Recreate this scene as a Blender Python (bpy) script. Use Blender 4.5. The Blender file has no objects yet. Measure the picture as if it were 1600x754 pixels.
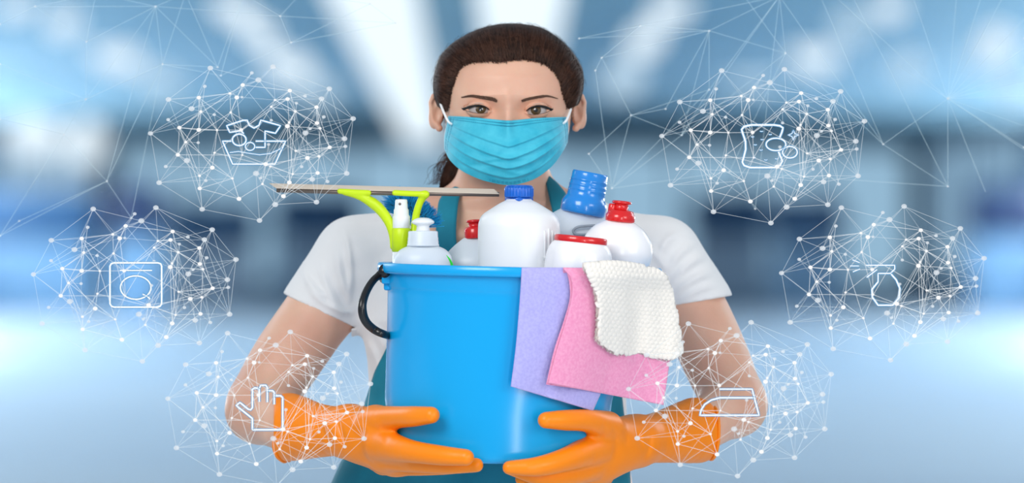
import bpy, math, random
import numpy as np
from mathutils import Vector, Matrix
C = bpy.context.scene.collection
R = math.radians
# ------------------------------------------------------------------ camera
CAMY, CAMZ, FPX = -10.0, 1.343, 10000.0
cam = bpy.data.cameras.new('camera'); co = bpy.data.objects.new('camera', cam); C.objects.link(co)
co.location = (0, CAMY, CAMZ); co.rotation_euler = (R(90), 0, 0)
cam.sensor_width = 36; cam.lens = 36 * FPX / 1600
cam.clip_start = 0.1; cam.clip_end = 600
cam.dof.use_dof = True; cam.dof.focus_distance = 9.74; cam.dof.aperture_fstop = 0.225 / 0.080
bpy.context.scene.camera = co
# ------------------------------------------------------------------ world and light
w = bpy.data.worlds.new('world'); bpy.context.scene.world = w; w.use_nodes = True
bg = w.node_tree.nodes['Background']; bg.inputs[0].default_value = (0.74, 0.87, 1.0, 1); bg.inputs[1].default_value = 0.55
def area(name, loc, target, size, power, col=(1, 1, 1), sy=None):
    l = bpy.data.lights.new(name, 'AREA'); l.energy = power; l.color = col; l.size = size
    if sy: l.shape = 'RECTANGLE'; l.size_y = sy
    o = bpy.data.objects.new(name, l); C.objects.link(o); o.location = loc
    o.rotation_euler = (Vector(target) - Vector(loc)).to_track_quat('-Z', 'Y').to_euler()
    return o
area('key_softbox', (-1.6, -3.2, 2.9), (0, 0, 1.4), 1.6, 80, (1, 0.98, 0.95))
area('fill_softbox', (2.6, -3.2, 2.0), (0, 0, 1.25), 1.4, 40, (1, 0.98, 0.96))
area('strip_softbox', (0.75, -3.0, 0.95), (0, -0.2, 1.1), 0.13, 15, (1, 1, 1), 1.6)
area('rim_light_left', (-2.2, 1.6, 2.4), (0, 0, 1.4), 1.0, 14, (0.85, 0.93, 1))
area('rim_light_right', (2.2, 1.6, 2.4), (0, 0, 1.4), 1.0, 14, (0.85, 0.93, 1))
# unseen light bands added to brighten the hall's floor and ceiling
for sx in (-1, 1):
    area('hall_fill_band', (sx * 10.3, 62, 2.6), (0, 62, 1.6), 100, 5600, (0.93, 0.97, 1), 1.4)
vs = bpy.context.scene.view_settings
vs.view_transform = 'Standard'; vs.look = 'None'; vs.gamma = 1; vs.exposure = 0.0; vs.use_curve_mapping = False

# ------------------------------------------------------------------ helpers
def W(px, py, Y=0.0):
    s = (Y - CAMY) / FPX
    return np.array([(px - 800) * s, Y, CAMZ - (py - 377) * s])
def srgb(*c):
    return tuple((v / 255 / 12.92) if v / 255 <= 0.04045 else ((v / 255 + 0.055) / 1.055) ** 2.4 for v in c)
def tag(o, label=None, cat=None, group=None, kind=None):
    if label: o['label'] = label
    if cat: o['category'] = cat
    if group: o['group'] = group
    if kind: o['kind'] = kind
    return o
def empty(name, loc, label, cat, group=None):
    o = bpy.data.objects.new(name, None); C.objects.link(o); o.location = loc; o.empty_display_size = .05
    return tag(o, label, cat, group)
def place(name, me, mat, parent=None, smooth=True):
    o = bpy.data.objects.new(name, me); C.objects.link(o)
    if mat is not None and not me.materials: me.materials.append(mat)
    if parent is not None:
        o.parent = parent
        o.matrix_parent_inverse = Matrix.Identity(4)
        p = parent
        off = Vector((0, 0, 0))
        while p is not None: off += p.location; p = p.parent
        o.location = -off
    if smooth: me.shade_smooth()
    return o
def npmesh(name, V, Q):
    """mesh from numpy verts and equal-sized faces (or a list of such arrays)"""
    me = bpy.data.meshes.new(name)
    V = np.asarray(V, np.float32).reshape(-1, 3)
    if not isinstance(Q, list): Q = [Q]
    Q = [np.asarray(q, np.int32) for q in Q if len(q)]
    me.vertices.add(len(V)); me.vertices.foreach_set('co', V.ravel())
    idx = np.concatenate([q.ravel() for q in Q]); tot = np.concatenate([np.full(len(q), q.shape[1], np.int32) for q in Q])
    st = np.concatenate([[0], np.cumsum(tot)[:-1]]).astype(np.int32)
    me.loops.add(len(idx)); me.loops.foreach_set('vertex_index', idx)
    me.polygons.add(len(tot)); me.polygons.foreach_set('loop_start', st)
    me.update(calc_edges=True); me.validate()
    return me
class MB:
    """collects quads / triangles of several shells into ONE mesh"""
    def __init__(s): s.V = []; s.Q = []; s.T = []; s.n = 0
    def add(s, V, Q=None, T=None):
        V = np.asarray(V, float).reshape(-1, 3)
        if Q is not None and len(Q): s.Q.append(np.asarray(Q) + s.n)
        if T is not None and len(T): s.T.append(np.asarray(T) + s.n)
        s.V.append(V); s.n += len(V)
    def build(s, name, mat, parent=None, smooth=True):
        L = []
        if s.Q: L.append(np.concatenate(s.Q))
        if s.T: L.append(np.concatenate(s.T))
        return place(name, npmesh(name, np.concatenate(s.V), L), mat, parent, smooth)
def gridq(nr, nc, wrap=False):
    i = np.arange(nr - 1)[:, None]; m = nc if wrap else nc - 1
    j = np.arange(m)[None, :]; j2 = (j + 1) % nc
    return np.stack([i * nc + j, i * nc + j2, (i + 1) * nc + j2, (i + 1) * nc + j], -1).reshape(-1, 4)
def tube_geo(P, rad, n=8, cap=True, up=None, flat=1.0):
    P = np.asarray(P, float); m = len(P); rad = np.broadcast_to(np.asarray(rad, float), (m,))
    T = np.gradient(P, axis=0); T /= np.linalg.norm(T, axis=1)[:, None] + 1e-12
    u = np.array(up if up is not None else ([0, 1, 0] if abs(T[0][1]) < 0.8 else [0, 0, 1]), float)
    V = []
    for i in range(m):
        a = np.cross(T[i], u); a /= np.linalg.norm(a) + 1e-12; b = np.cross(a, T[i]); u = b
        an = np.arange(n) * 2 * np.pi / n
        V.append(P[i] + rad[i] * (np.cos(an)[:, None] * a + flat * np.sin(an)[:, None] * b))
    V = np.concatenate(V); Q = gridq(m, n, True)
    if cap:
        V = np.concatenate([V, P[:1], P[-1:]]); j = np.arange(n); j2 = (j + 1) % n
        T3 = np.concatenate([np.stack([j2, j, np.full(n, m * n)], -1), np.stack([(m - 1) * n + j, (m - 1) * n + j2, np.full(n, m * n + 1)], -1)])
        return V, Q, T3
    return V, Q, None
def spline(P, n):
    """Catmull-Rom through points (any dimension)"""
    P = np.asarray(P, float); m = len(P)
    if m == 2: t = np.linspace(0, 1, n)[:, None]; return P[0] * (1 - t) + P[1] * t
    E = np.concatenate([[2 * P[0] - P[1]], P, [2 * P[-1] - P[-2]]])
    out = []
    for t in np.linspace(0, m - 1 - 1e-9, n):
        i = int(t); f = t - i; a, b, c, d = E[i], E[i + 1], E[i + 2], E[i + 3]
        out.append(0.5 * ((2 * b) + (c - a) * f + (2 * a - 5 * b + 4 * c - d) * f * f + (3 * b - a - 3 * c + d) * f ** 3))
    return np.array(out)
def tubemany(mb, S, r0, r1, n=3):
    """S: (k, m, 3) strands -> thin tapered tubes, vectorised"""
    k, m, _ = S.shape
    T = np.gradient(S, axis=1); T /= np.linalg.norm(T, axis=2)[..., None] + 1e-12
    a = np.cross(T, np.array([.13, 1, .21])); a /= np.linalg.norm(a, axis=2)[..., None] + 1e-12
    b = np.cross(a, T)
    r = np.linspace(r0, r1, m)[None, :, None]
    V = np.stack([S + r * (math.cos(q) * a + math.sin(q) * b) for q in np.arange(n) * 2 * np.pi / n], 2)
    Q = gridq(m, n, True)
    QQ = (Q[None] + (np.arange(k) * m * n)[:, None, None]).reshape(-1, 4)
    mb.add(V.reshape(-1, 3), QQ)
def ball(mb, c, r, nu=12, nv=8):
    c = np.asarray(c); r = np.broadcast_to(np.asarray(r, float), (3,))
    th = np.linspace(0.02, np.pi - 0.02, nv)[:, None]; ph = (np.arange(nu) * 2 * np.pi / nu)[None]
    V = np.stack([np.sin(th) * np.cos(ph), np.sin(th) * np.sin(ph), np.cos(th) + 0 * ph], -1) * r + c
    V = V.reshape(-1, 3); n = len(V); j = np.arange(nu); j2 = (j + 1) % nu
    V = np.concatenate([V, [c + [0, 0, r[2]], c - [0, 0, r[2]]]])
    T = np.concatenate([np.stack([j, j2, np.full(nu, n)], -1)[:, ::-1], np.stack([(nv - 1) * nu + j, (nv - 1) * nu + j2, np.full(nu, n + 1)], -1)])
    mb.add(V, gridq(nv, nu, True), T)
def boxgeo(mb, c, h, rot=None):
    V = np.array([[x, y, z] for x in (-1, 1) for y in (-1, 1) for z in (-1, 1)], float) * np.asarray(h)
    if rot is not None: V = V @ np.array(rot.to_3x3()).T
    mb.add(V + np.asarray(c), [[0, 1, 3, 2], [4, 6, 7, 5], [0, 4, 5, 1], [2, 3, 7, 6], [0, 2, 6, 4], [1, 5, 7, 3]])
def bevel(o, wd, seg=2):
    m = o.modifiers.new('bevel', 'BEVEL'); m.width = wd; m.segments = seg; m.limit_method = 'ANGLE'; m.angle_limit = R(35)
    return o

def fine(P, rr, n=5):
    Q_ = spline(np.column_stack([np.array(P), np.array(rr)]), (len(P) - 1) * n + 1); return Q_[:, :3], list(Q_[:, 3])
# ---- signed-distance sculpting: smooth unions turned into one surface (surface nets)
class Sdf:
    def __init__(s, lo, hi, h):
        s.lo = np.minimum(lo, hi); s.h = h; n = np.ceil((np.maximum(lo, hi) - s.lo) / h).astype(int) + 1
        s.ax = [(s.lo[i] + np.arange(n[i]) * h).astype(np.float32) for i in range(3)]
        s.F = np.full(n, 0.2, np.float32)
    def win(s, a, b):
        sl = []
        for i in range(3):
            i0 = max(0, int((a[i] - s.lo[i]) / s.h) - 1); i1 = min(s.F.shape[i], int((b[i] - s.lo[i]) / s.h) + 3)
            if i1 <= i0: return None, None
            sl.append(slice(i0, i1))
        return tuple(sl), (s.ax[0][sl[0]][:, None, None], s.ax[1][sl[1]][None, :, None], s.ax[2][sl[2]][None, None, :])
    def mix(s, sl, d, k, op):
        f = s.F[sl]
        if op == 'u':
            hh = np.maximum(k - np.abs(f - d), 0) / k; s.F[sl] = np.minimum(f, d) - hh * hh * k / 4
        elif op == 's':
            d = -d; hh = np.maximum(k - np.abs(f - d), 0) / k; s.F[sl] = np.maximum(f, d) + hh * hh * k / 4
    def cap(s, a, b, ra, rb, k=.008, sq=(1, 1, 1), op='u'):
        a = np.asarray(a, float); b = np.asarray(b, float); m = max(ra, rb) * max(sq) + k * 1.2 + 2 * s.h
        sl, g = s.win(np.minimum(a, b) - m, np.maximum(a, b) + m)
        if sl is None: return
        q = np.array(sq, float); A = a / q; B = b / q; D = B - A; L = float(D @ D) + 1e-12
        X = [g[i] / q[i] - A[i] for i in range(3)]
        t = np.clip((X[0] * D[0] + X[1] * D[1] + X[2] * D[2]) / L, 0, 1)
        d = np.sqrt((X[0] - t * D[0]) ** 2 + (X[1] - t * D[1]) ** 2 + (X[2] - t * D[2]) ** 2) - (ra + (rb - ra) * t)
        s.mix(sl, (d * min(sq)).astype(np.float32), k, op)
    def chain(s, P, rr, k=.008, sq=(1, 1, 1), op='u'):
        P = [np.asarray(p, float) for p in P]; m = max(rr) * max(sq) + k * 1.2 + 2 * s.h
        sl, g = s.win(np.min(P, 0) - m, np.max(P, 0) + m)
        if sl is None: return
        q = np.array(sq, float); best = None
        for i in range(len(P) - 1):
            A = P[i] / q; D = P[i + 1] / q - A; L = float(D @ D) + 1e-12; X = [g[c] / q[c] - A[c] for c in range(3)]
            t = np.clip((X[0] * D[0] + X[1] * D[1] + X[2] * D[2]) / L, 0, 1)
            d = (np.sqrt((X[0] - t * D[0]) ** 2 + (X[1] - t * D[1]) ** 2 + (X[2] - t * D[2]) ** 2) - (rr[i] + (rr[i + 1] - rr[i]) * t)) * min(sq)
            best = d if best is None else np.minimum(best, d)
        s.mix(sl, best.astype(np.float32), k, op)
    def ell(s, c, r, k=.008, op='u', rot=None):
        c = np.asarray(c, float); r = np.asarray(r, float); m = r.max() + k * 1.2 + 2 * s.h
        sl, g = s.win(c - m, c + m)
        if sl is None: return
        X = [g[i] - c[i] for i in range(3)]
        if rot is not None:
            M = np.array(rot.to_3x3()).T
            X = [M[i, 0] * X[0] + M[i, 1] * X[1] + M[i, 2] * X[2] for i in range(3)]
        q = np.sqrt((X[0] / r[0]) ** 2 + (X[1] / r[1]) ** 2 + (X[2] / r[2]) ** 2)
        q2 = np.sqrt((X[0] / r[0] ** 2) ** 2 + (X[1] / r[1] ** 2) ** 2 + (X[2] / r[2] ** 2) ** 2) + 1e-6
        s.mix(sl, (q * (q - 1) / q2).astype(np.float32), k, op)
    def column(s, rows, off=0., k=.02, fn=None):
        """rows: z, cx, cy, a, b  (elliptic sections stacked in z)"""
        rows = np.array(sorted(rows)); z = s.ax[2]
        cx, cy, a, b = [np.interp(z, rows[:, 0], rows[:, i]) for i in (1, 2, 3, 4)]
        X = s.ax[0][:, None, None]; Y = s.ax[1][None, :, None]
        d = (((np.abs(X - cx) / (a + off)) ** 2.3 + (np.abs(Y - cy) / (b + off)) ** 2.3) ** (1 / 2.3) - 1) * np.minimum(a + off, b + off)
        d = np.maximum(d, (z - rows[-1, 0])[None, None]); d = np.maximum(d, (rows[0, 0] - z)[None, None])
        s.mix((slice(None),) * 3, d.astype(np.float32), k, 'u')
    def cut(s, fn):
        X = s.ax[0][:, None, None]; Y = s.ax[1][None, :, None]; Z = s.ax[2][None, None, :]
        s.F = np.maximum(s.F, fn(X, Y, Z).astype(np.float32))
    def mesh(s):
        F = s.F; ins = F < 0
        ins[0] = ins[-1] = False; ins[:, 0] = ins[:, -1] = False; ins[:, :, 0] = ins[:, :, -1] = False
        F = np.where(ins, np.minimum(F, -1e-6), np.maximum(F, 1e-6))
        nx, ny, nz = F.shape
        cs = np.zeros((nx - 1, ny - 1, nz - 1), np.int8)
        for i in (0, 1):
            for j in (0, 1):
                for k in (0, 1): cs += ins[i:nx - 1 + i, j:ny - 1 + j, k:nz - 1 + k]
        act = np.argwhere((cs > 0) & (cs < 8)); idx = np.full(cs.shape, -1, np.int64); idx[tuple(act.T)] = np.arange(len(act))
        sm = np.zeros((len(act), 3)); ct = np.zeros(len(act))
        cor = [(i, j, k) for i in (0, 1) for j in (0, 1) for k in (0, 1)]
        for a in cor:
            for b in cor:
                if sum(b) - sum(a) == 1 and all(b[q] >= a[q] for q in range(3)):
                    fa = F[tuple((act + a).T)]; fb = F[tuple((act + b).T)]; m = (fa < 0) != (fb < 0)
                    t = np.where(m, fa / (fa - fb + 1e-20), 0)
                    p = np.array(a) + t[:, None] * (np.array(b) - np.array(a)); sm[m] += p[m]; ct[m] += 1
        V = s.lo + (act + sm / ct[:, None]) * s.h
        Q = []
        for ax in range(3):
            u, v = [(1, 2), (2, 0), (0, 1)][ax]
            sl0 = [slice(1, -1)] * 3; sl1 = [slice(1, -1)] * 3; sl0[ax] = slice(0, -1); sl1[ax] = slice(1, None)
            a = ins[tuple(sl0)]; b = ins[tuple(sl1)]
            e = np.argwhere(a != b); flip = a[tuple(e.T)]
            o = np.array([1, 1, 1]); o[ax] = 0; e = e + o
            du = np.zeros(3, int); du[u] = 1; dv = np.zeros(3, int); dv[v] = 1
            q = np.stack([idx[tuple((e - du - dv).T)], idx[tuple((e - dv).T)], idx[tuple(e.T)], idx[tuple((e - du).T)]], -1)
            q[~flip] = q[~flip][:, ::-1]; Q.append(q)
        return V, np.concatenate(Q)

# ------------------------------------------------------------------ materials
def pbr(name, col, rough=.5, metal=0, trans=0, bump=None, sss=0, spec=None, coat=0, var=None, alpha=1, sheen=0, ssc=(1, .35, .2), emit=None):
    m = bpy.data.materials.new(name); m.use_nodes = True; nt = m.node_tree; b = nt.nodes['Principled BSDF']
    b.inputs['Base Color'].default_value = (*col, 1); b.inputs['Roughness'].default_value = rough; b.inputs['Metallic'].default_value = metal
    b.inputs['Transmission Weight'].default_value = trans; b.inputs['Coat Weight'].default_value = coat; b.inputs['Alpha'].default_value = alpha
    if spec is not None: b.inputs['Specular IOR Level'].default_value = spec
    if sheen: b.inputs['Sheen Weight'].default_value = sheen
    if sss:
        b.inputs['Subsurface Weight'].default_value = sss; b.inputs['Subsurface Radius'].default_value = ssc; b.inputs['Subsurface Scale'].default_value = .006
    if emit: b.inputs['Emission Color'].default_value = (*emit[:3], 1); b.inputs['Emission Strength'].default_value = emit[3]
    tc = nt.nodes.new('ShaderNodeTexCoord')
    if bump:
        n = nt.nodes.new('ShaderNodeTexNoise'); n.inputs['Scale'].default_value = bump[0]; n.inputs['Detail'].default_value = 5
        mp = nt.nodes.new('ShaderNodeMapping'); nt.links.new(tc.outputs['Object'], mp.inputs[0]); nt.links.new(mp.outputs[0], n.inputs[0])
        if len(bump) > 2: mp.inputs['Scale'].default_value = bump[2]
        bp = nt.nodes.new('ShaderNodeBump'); bp.inputs['Strength'].default_value = bump[1]; bp.inputs['Distance'].default_value = .002
        nt.links.new(n.outputs[0], bp.inputs['Height']); nt.links.new(bp.outputs[0], b.inputs['Normal'])
    if var:                                                              # (other colour, scale, mapping scale)
        n = nt.nodes.new('ShaderNodeTexNoise'); n.inputs['Scale'].default_value = var[1]; n.inputs['Detail'].default_value = 4
        mp = nt.nodes.new('ShaderNodeMapping'); nt.links.new(tc.outputs['Object'], mp.inputs[0]); nt.links.new(mp.outputs[0], n.inputs[0])
        if len(var) > 2: mp.inputs['Scale'].default_value = var[2]
        r = nt.nodes.new('ShaderNodeValToRGB'); r.color_ramp.elements[0].position = .35; r.color_ramp.elements[1].position = .65
        r.color_ramp.elements[0].color = (*col, 1); r.color_ramp.elements[1].color = (*var[0], 1)
        nt.links.new(n.outputs[0], r.inputs[0]); nt.links.new(r.outputs[0], b.inputs['Base Color'])
    return m
def glow(name, col, strength, alpha=1.0):
    m = bpy.data.materials.new(name); m.use_nodes = True; nt = m.node_tree; nt.nodes.remove(nt.nodes['Principled BSDF'])
    e = nt.nodes.new('ShaderNodeEmission'); e.inputs[0].default_value = (*col, 1); e.inputs[1].default_value = strength
    out = nt.nodes['Material Output']
    if alpha < 1:
        t = nt.nodes.new('ShaderNodeBsdfTransparent'); x = nt.nodes.new('ShaderNodeMixShader'); x.inputs[0].default_value = alpha
        nt.links.new(t.outputs[0], x.inputs[1]); nt.links.new(e.outputs[0], x.inputs[2]); nt.links.new(x.outputs[0], out.inputs[0])
    else: nt.links.new(e.outputs[0], out.inputs[0])
    return m
M = {}
M['skin'] = pbr('skin', srgb(229, 184, 158), .48, bump=(420, .12), sss=.3, var=(srgb(217, 164, 139), 9))
M['hair'] = pbr('hair', srgb(44, 27, 21), .55, spec=.25, var=(srgb(72, 44, 32), 60))
M['hair_light'] = pbr('hair_light', srgb(74, 48, 35), .55, spec=.25)
M['hair_cap'] = pbr('hair_cap', srgb(38, 24, 19), .8, spec=.1)
M['brow'] = pbr('brow_hair', srgb(96, 68, 54), .8)
M['lash'] = pbr('lash', srgb(14, 10, 10), .5)
M['eye'] = pbr('eye_white', srgb(176, 164, 160), .3, spec=.25)
M['iris'] = pbr('iris', srgb(92, 70, 38), .3, spec=.3, var=(srgb(52, 38, 22), 900))
M['pupil'] = pbr('pupil', srgb(6, 5, 5), .05, coat=1)
M['mask'] = pbr('mask_fabric', srgb(38, 176, 204), .62, bump=(900, .18), var=(srgb(64, 192, 216), 45), sheen=.2)
M['mask_trim'] = pbr('mask_trim', srgb(14, 122, 160), .7)
M['white_elastic'] = pbr('white_elastic', srgb(240, 240, 240), .7)
M['shirt'] = pbr('shirt_jersey', srgb(232, 230, 229), .85, bump=(26, .55), sheen=.1)
M['apron'] = pbr('apron_twill', srgb(8, 122, 146), .75, bump=(700, .3), var=(srgb(10, 132, 156), 25))
M['glove'] = pbr('glove_rubber', srgb(255, 138, 10), .38, bump=(45, .25), sss=.1, spec=.35)
M['bucket'] = pbr('bucket_plastic', srgb(12, 162, 226), .22, spec=.5, bump=(8, .02))
M['black'] = pbr('black_plastic', srgb(22, 22, 24), .25)
M['hdpe'] = pbr('white_plastic', srgb(236, 238, 240), .34, sss=.3, ssc=(1, 1, 1), spec=.4)
M['hdpe_clear'] = pbr('frosted_plastic', srgb(214, 222, 230), .38, sss=.4, ssc=(1, 1, 1))
M['hdpe_gloss'] = pbr('glossy_white_plastic', srgb(242, 240, 242), .22, sss=.2, ssc=(1, 1, 1))
M['blue_cap'] = pbr('blue_cap', srgb(16, 98, 200), .3)
M['sky_cap'] = pbr('bright_blue_cap', srgb(28, 132, 216), .22, coat=.4)
M['red_cap'] = pbr('red_cap', srgb(214, 20, 22), .25, coat=.4)
M['lime'] = pbr('lime_plastic', srgb(204, 232, 10), .35)
M['green'] = pbr('green_plastic', srgb(40, 220, 60), .35)
M['rubber'] = pbr('squeegee_rubber', srgb(206, 192, 176), .3, bump=(60, .1))
M['steel'] = pbr('grey_metal', srgb(120, 108, 100), .28, .6)
M['lavender'] = pbr('lavender_cloth', srgb(170, 166, 228), .95, bump=(650, .5), var=(srgb(184, 180, 236), 260), sheen=.3)
M['pink'] = pbr('pink_cloth', srgb(240, 146, 186), .95, bump=(650, .5), var=(srgb(246, 164, 198), 260), sheen=.3)
M['terry'] = pbr('cream_terry', srgb(248, 240, 230), .98, bump=(900, .6), sheen=.3)
M['bristle_blue'] = pbr('bristle_blue', srgb(24, 172, 236), .5)
M['bristle_black'] = pbr('bristle_black', srgb(12, 14, 20), .5)
M['node_bright'] = glow('node_bright', (1, 1, 1), 1.0)
M['node_soft'] = glow('node_soft', (.86, .93, 1), .9, .5)
M['link_bright'] = glow('link_bright', (.9, .96, 1), 1.0, .48)
M['link_soft'] = glow('link_soft', (.85, .94, 1), 1.0, .30)
M['web'] = glow('web_line', (.66, .88, 1), .9, .35)
M['icon'] = glow('icon_core', (.93, .98, 1), 1.05)
M['icon_edge'] = glow('icon_edge', srgb(70, 150, 205), 1.0)

# ------------------------------------------------------------------ the hall (far behind, out of focus)
def hallpt(px, py, d):                                       # d metres in front of the camera
    return W(px, py, d + CAMY)
def wallmat(name, c1, c2, sc=.25, rough=.6):
    return pbr(name, srgb(*c1), rough, var=(srgb(*c2), sc))
YF, YB = 8.0, 150.0; HX = 10.5; ZC = CAMZ + 2.35
def quadobj(name, pts, mat, thick=.2, **kw):
    mb = MB(); P = np.array(pts, float); c = P.mean(0); n = np.cross(P[1] - P[0], P[3] - P[0]); n /= np.linalg.norm(n)
    mb.add(np.concatenate([P, P + n * thick]), [[0, 1, 2, 3], [7, 6, 5, 4], [0, 4, 5, 1], [1, 5, 6, 2], [2, 6, 7, 3], [3, 7, 4, 0]])
    o = mb.build(name, mat, smooth=False); tag(o, kind='structure', **kw); return o
fl = pbr('hall_floor', srgb(208, 220, 230), .30, var=(srgb(196, 210, 224), .12)); 
quadobj('floor', [(-30, -12, 0), (-30, 152, 0), (30, 152, 0), (30, -12, 0)], fl, .2)
quadobj('ceiling', [(-HX, YF, ZC), (HX, YF, ZC), (HX, 152, ZC), (-HX, 152, ZC)], wallmat('ceiling_paint', (108, 146, 164), (92, 132, 152), .08), .3)
quadobj('wall_left', [(-HX, YF + 30, 0), (-HX, YF + 30, ZC), (-HX, 152, ZC), (-HX, 152, 0)], wallmat('wall_paint', (140, 180, 210), (120, 165, 200), .06), .3)
quadobj('wall_right', [(HX, YF + 30, 0), (HX, 152, 0), (HX, 152, ZC), (HX, YF + 30, ZC)], wallmat('wall_paint_right', (132, 172, 204), (116, 158, 196), .06), .3)
quadobj('wall_back', [(-HX, 150, 0), (-HX, 150, ZC), (HX, 150, ZC), (HX, 150, 0)], wallmat('wall_back_paint', (140, 182, 214), (110, 156, 194), .1), .3)
lampm = glow('hall_lamp', (.80, .92, 1), 1.15); lampd = glow('hall_lamp_soft', (.62, .83, 1), 0.9)
cordm = pbr('lamp_cord', srgb(90, 110, 130), .5)
def pendant(px, py, w_, h_, d, label, tilt=0, mat=None):
    c = hallpt(px, py, d); s = d / FPX
    t = empty('pendant_lamp', c, label, 'lamp', 'glowing pendant lamps of the hall')
    mb = MB(); ball(mb, (0, 0, 0), (w_ * s / 2, w_ * s / 2, h_ * s / 2), 16, 10)
    o = mb.build('lamp_shade', mat or lampm); o.parent = t; o.rotation_euler = (0, R(tilt), 0)
    mb = MB(); mb.add(*tube_geo([(0, 0, h_ * s / 2 * .8), (0, 0, max(.1, ZC - c[2]))], .012, 6)); q = mb.build('cord', cordm); q.parent = t
LAMPS = [(28, 8, 70, 46, 62, -25, 'farthest left'), (100, 36, 66, 48, 66, -25, 'second from the left edge'), (178, 84, 110, 62, 78, 25, 'wide oval'),
 (246, 122, 90, 55, 88, 30, 'dim trailing'), (362, 12, 84, 56, 62, 25, 'upper centre left'), (404, 50, 78, 54, 68, 30, 'second of the centre left row'),
 (448, 100, 110, 62, 80, 30, 'third of the centre left row'), (500, 140, 70, 46, 92, 35, 'fourth of the centre left row'),
 (1048, 14, 92, 54, 62, -20, 'upper centre right'), (1008, 62, 84, 60, 70, -35, 'second of the centre right row'), (975, 120, 90, 70, 84, -40, 'third of the centre right row'),
 (1388, 8, 66, 56, 62, 30, 'upper right'), (1328, 42, 70, 54, 66, 30, 'second of the right row'), (1272, 84, 90, 74, 78, 10, 'large round'),
 (1175, 118, 110, 54, 92, 0, 'dim far'), (1418, 108, 52, 64, 78, 35, 'small dim'), (1560, 66, 64, 60, 70, 20, 'upper far right'),
 (1534, 92, 56, 56, 74, 30, 'second far right'), (1582, 136, 60, 60, 80, 20, 'low far right'), (55, 212, 120, 70, 100, 8, 'low wide window stand-in'), (135, 222, 74, 84, 104, 0, 'low round window stand-in')]  # last two ovals stand in for bright windows on the left wall
DIM = {'dim trailing', 'dim far', 'small dim', 'second of the right row', 'second far right', 'low far right', 'fourth of the centre left row', 'third of the centre right row'}
for px, py, w_, h_, d, t, nm in LAMPS:
    pendant(px, py, w_ * .8, h_ * .8, d, 'white pendant lamp, the ' + nm + ' one in the ' + ('left' if px < 800 else 'right') + ' half', t, lampd if nm in DIM else lampm)
# long strip lights running down the hall on the ceiling
def strip(pxa, pya, pxb, pyb, wd, label):
    h = ZC - .35 - CAMZ; da = FPX * h / (377 - pya); db = FPX * h / (377 - pyb)
    a = hallpt(pxa, pya, da); b = hallpt(pxb, pyb, db); mb = MB(); hw = wd / 2
    V = [(a[0] - hw, a[1], a[2]), (a[0] + hw, a[1], a[2]), (b[0] + hw, b[1], b[2]), (b[0] - hw, b[1], b[2])]
    V = np.array(V); mb.add(np.concatenate([V, V + [0, 0, .05]]), [[0, 3, 2, 1], [4, 5, 6, 7], [0, 1, 5, 4], [1, 2, 6, 5], [2, 3, 7, 6], [3, 0, 4, 7]])
    tag(mb.build('strip_light', lampm, smooth=False), label, 'lamp', 'strip lights on the hall ceiling')
strip(575, -20, 665, 225, .75, 'long white ceiling strip light left of the woman\'s head, far behind her')
strip(815, -20, 810, 200, .75, 'long white ceiling strip light directly behind the woman\'s head')
# dim shapes standing on the hall floor
dk = pbr('kiosk_navy', srgb(10, 44, 84), .5); md = pbr('kiosk_blue', srgb(60, 110, 155), .5); md2 = pbr('counter_mid', srgb(112, 154, 188), .5); dk2 = pbr('kiosk_dusk', srgb(44, 88, 128), .5); lt = pbr('counter_light', srgb(200, 220, 238), .5)
def kiosk(px, py0, py1, wpx, d, mat, label, name='kiosk'):
    s = d / FPX; top = hallpt(px, py0, d); wd = wpx * s / 2; zt = top[2]; zb = 0 if py1 is None else hallpt(px, py1, d)[2]
    t = empty(name, (top[0], top[1], 0), label, 'kiosk', 'kiosks far down the hall')
    zm = zt * .60; mb = MB(); boxgeo(mb, (0, 0, zm / 2), (wd * .9, wd * .5, zm / 2)); o = mb.build('counter_base', lt if mat is md else md2, smooth=False); o.parent = t; bevel(o, .05)
    mb = MB(); boxgeo(mb, (0, 0, (zt + zm) / 2), (wd, wd * .55, (zt - zm) / 2)); o = mb.build('upper_cabinet', mat, smooth=False); o.parent = t; bevel(o, min(wd, zt - zm) * .35, 5)
# glowing panels added to lighten the dark back and side walls
def glow_panels(name, pts, n, col, st):
    P = np.array(pts, float); o = bpy.data.objects.new(name, None); C.objects.link(o); o['kind'] = 'structure'
    gm = glow('added_glow_' + name, srgb(*col), st); fm = pbr('panel_bar_' + name, srgb(96, 134, 164), .5)
    for i in range(n):
        a = P[0] + (P[1] - P[0]) * (i + .02) / n; b = P[0] + (P[1] - P[0]) * (i + .98) / n; up = np.array([0, 0, P[2][2]])
        nn = np.cross(b - a, up); nn = nn / np.linalg.norm(nn) * .04; mb = MB()
        V = [a, b, b + up, a + up]; V = V + [v + nn for v in V]; mb.add(V, [[0, 1, 2, 3], [7, 6, 5, 4], [0, 4, 5, 1], [1, 5, 6, 2], [2, 6, 7, 3], [3, 7, 4, 0]]); mb.build('glow_pane', gm, o, smooth=False)
    for i in range(n + 1):
        c = P[0] + (P[1] - P[0]) * i / n; mb = MB(); boxgeo(mb, c + [0, 0, P[2][2] / 2], (.06, .06, P[2][2] / 2)); mb.build('panel_bar', fm, o, smooth=False)
glow_panels('glow_panel_1', [(-9.9, 149.6, .4), (9.9, 149.6, .4), (0, 0, 3.2)], 10, (152, 190, 216), .95)
glow_panels('glow_panel_2', [(-10.2, 146, .6), (-10.2, 116, .6), (0, 0, 2.95)], 8, (176, 208, 232), 1.0)
glow_panels('glow_panel_3', [(10.2, 116, .6), (10.2, 146, .6), (0, 0, 2.95)], 8, (150, 188, 216), .9)
kiosk(50, 300, None, 210, 118, dk2, 'low navy blurred counter at the far left of the hall')
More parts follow.
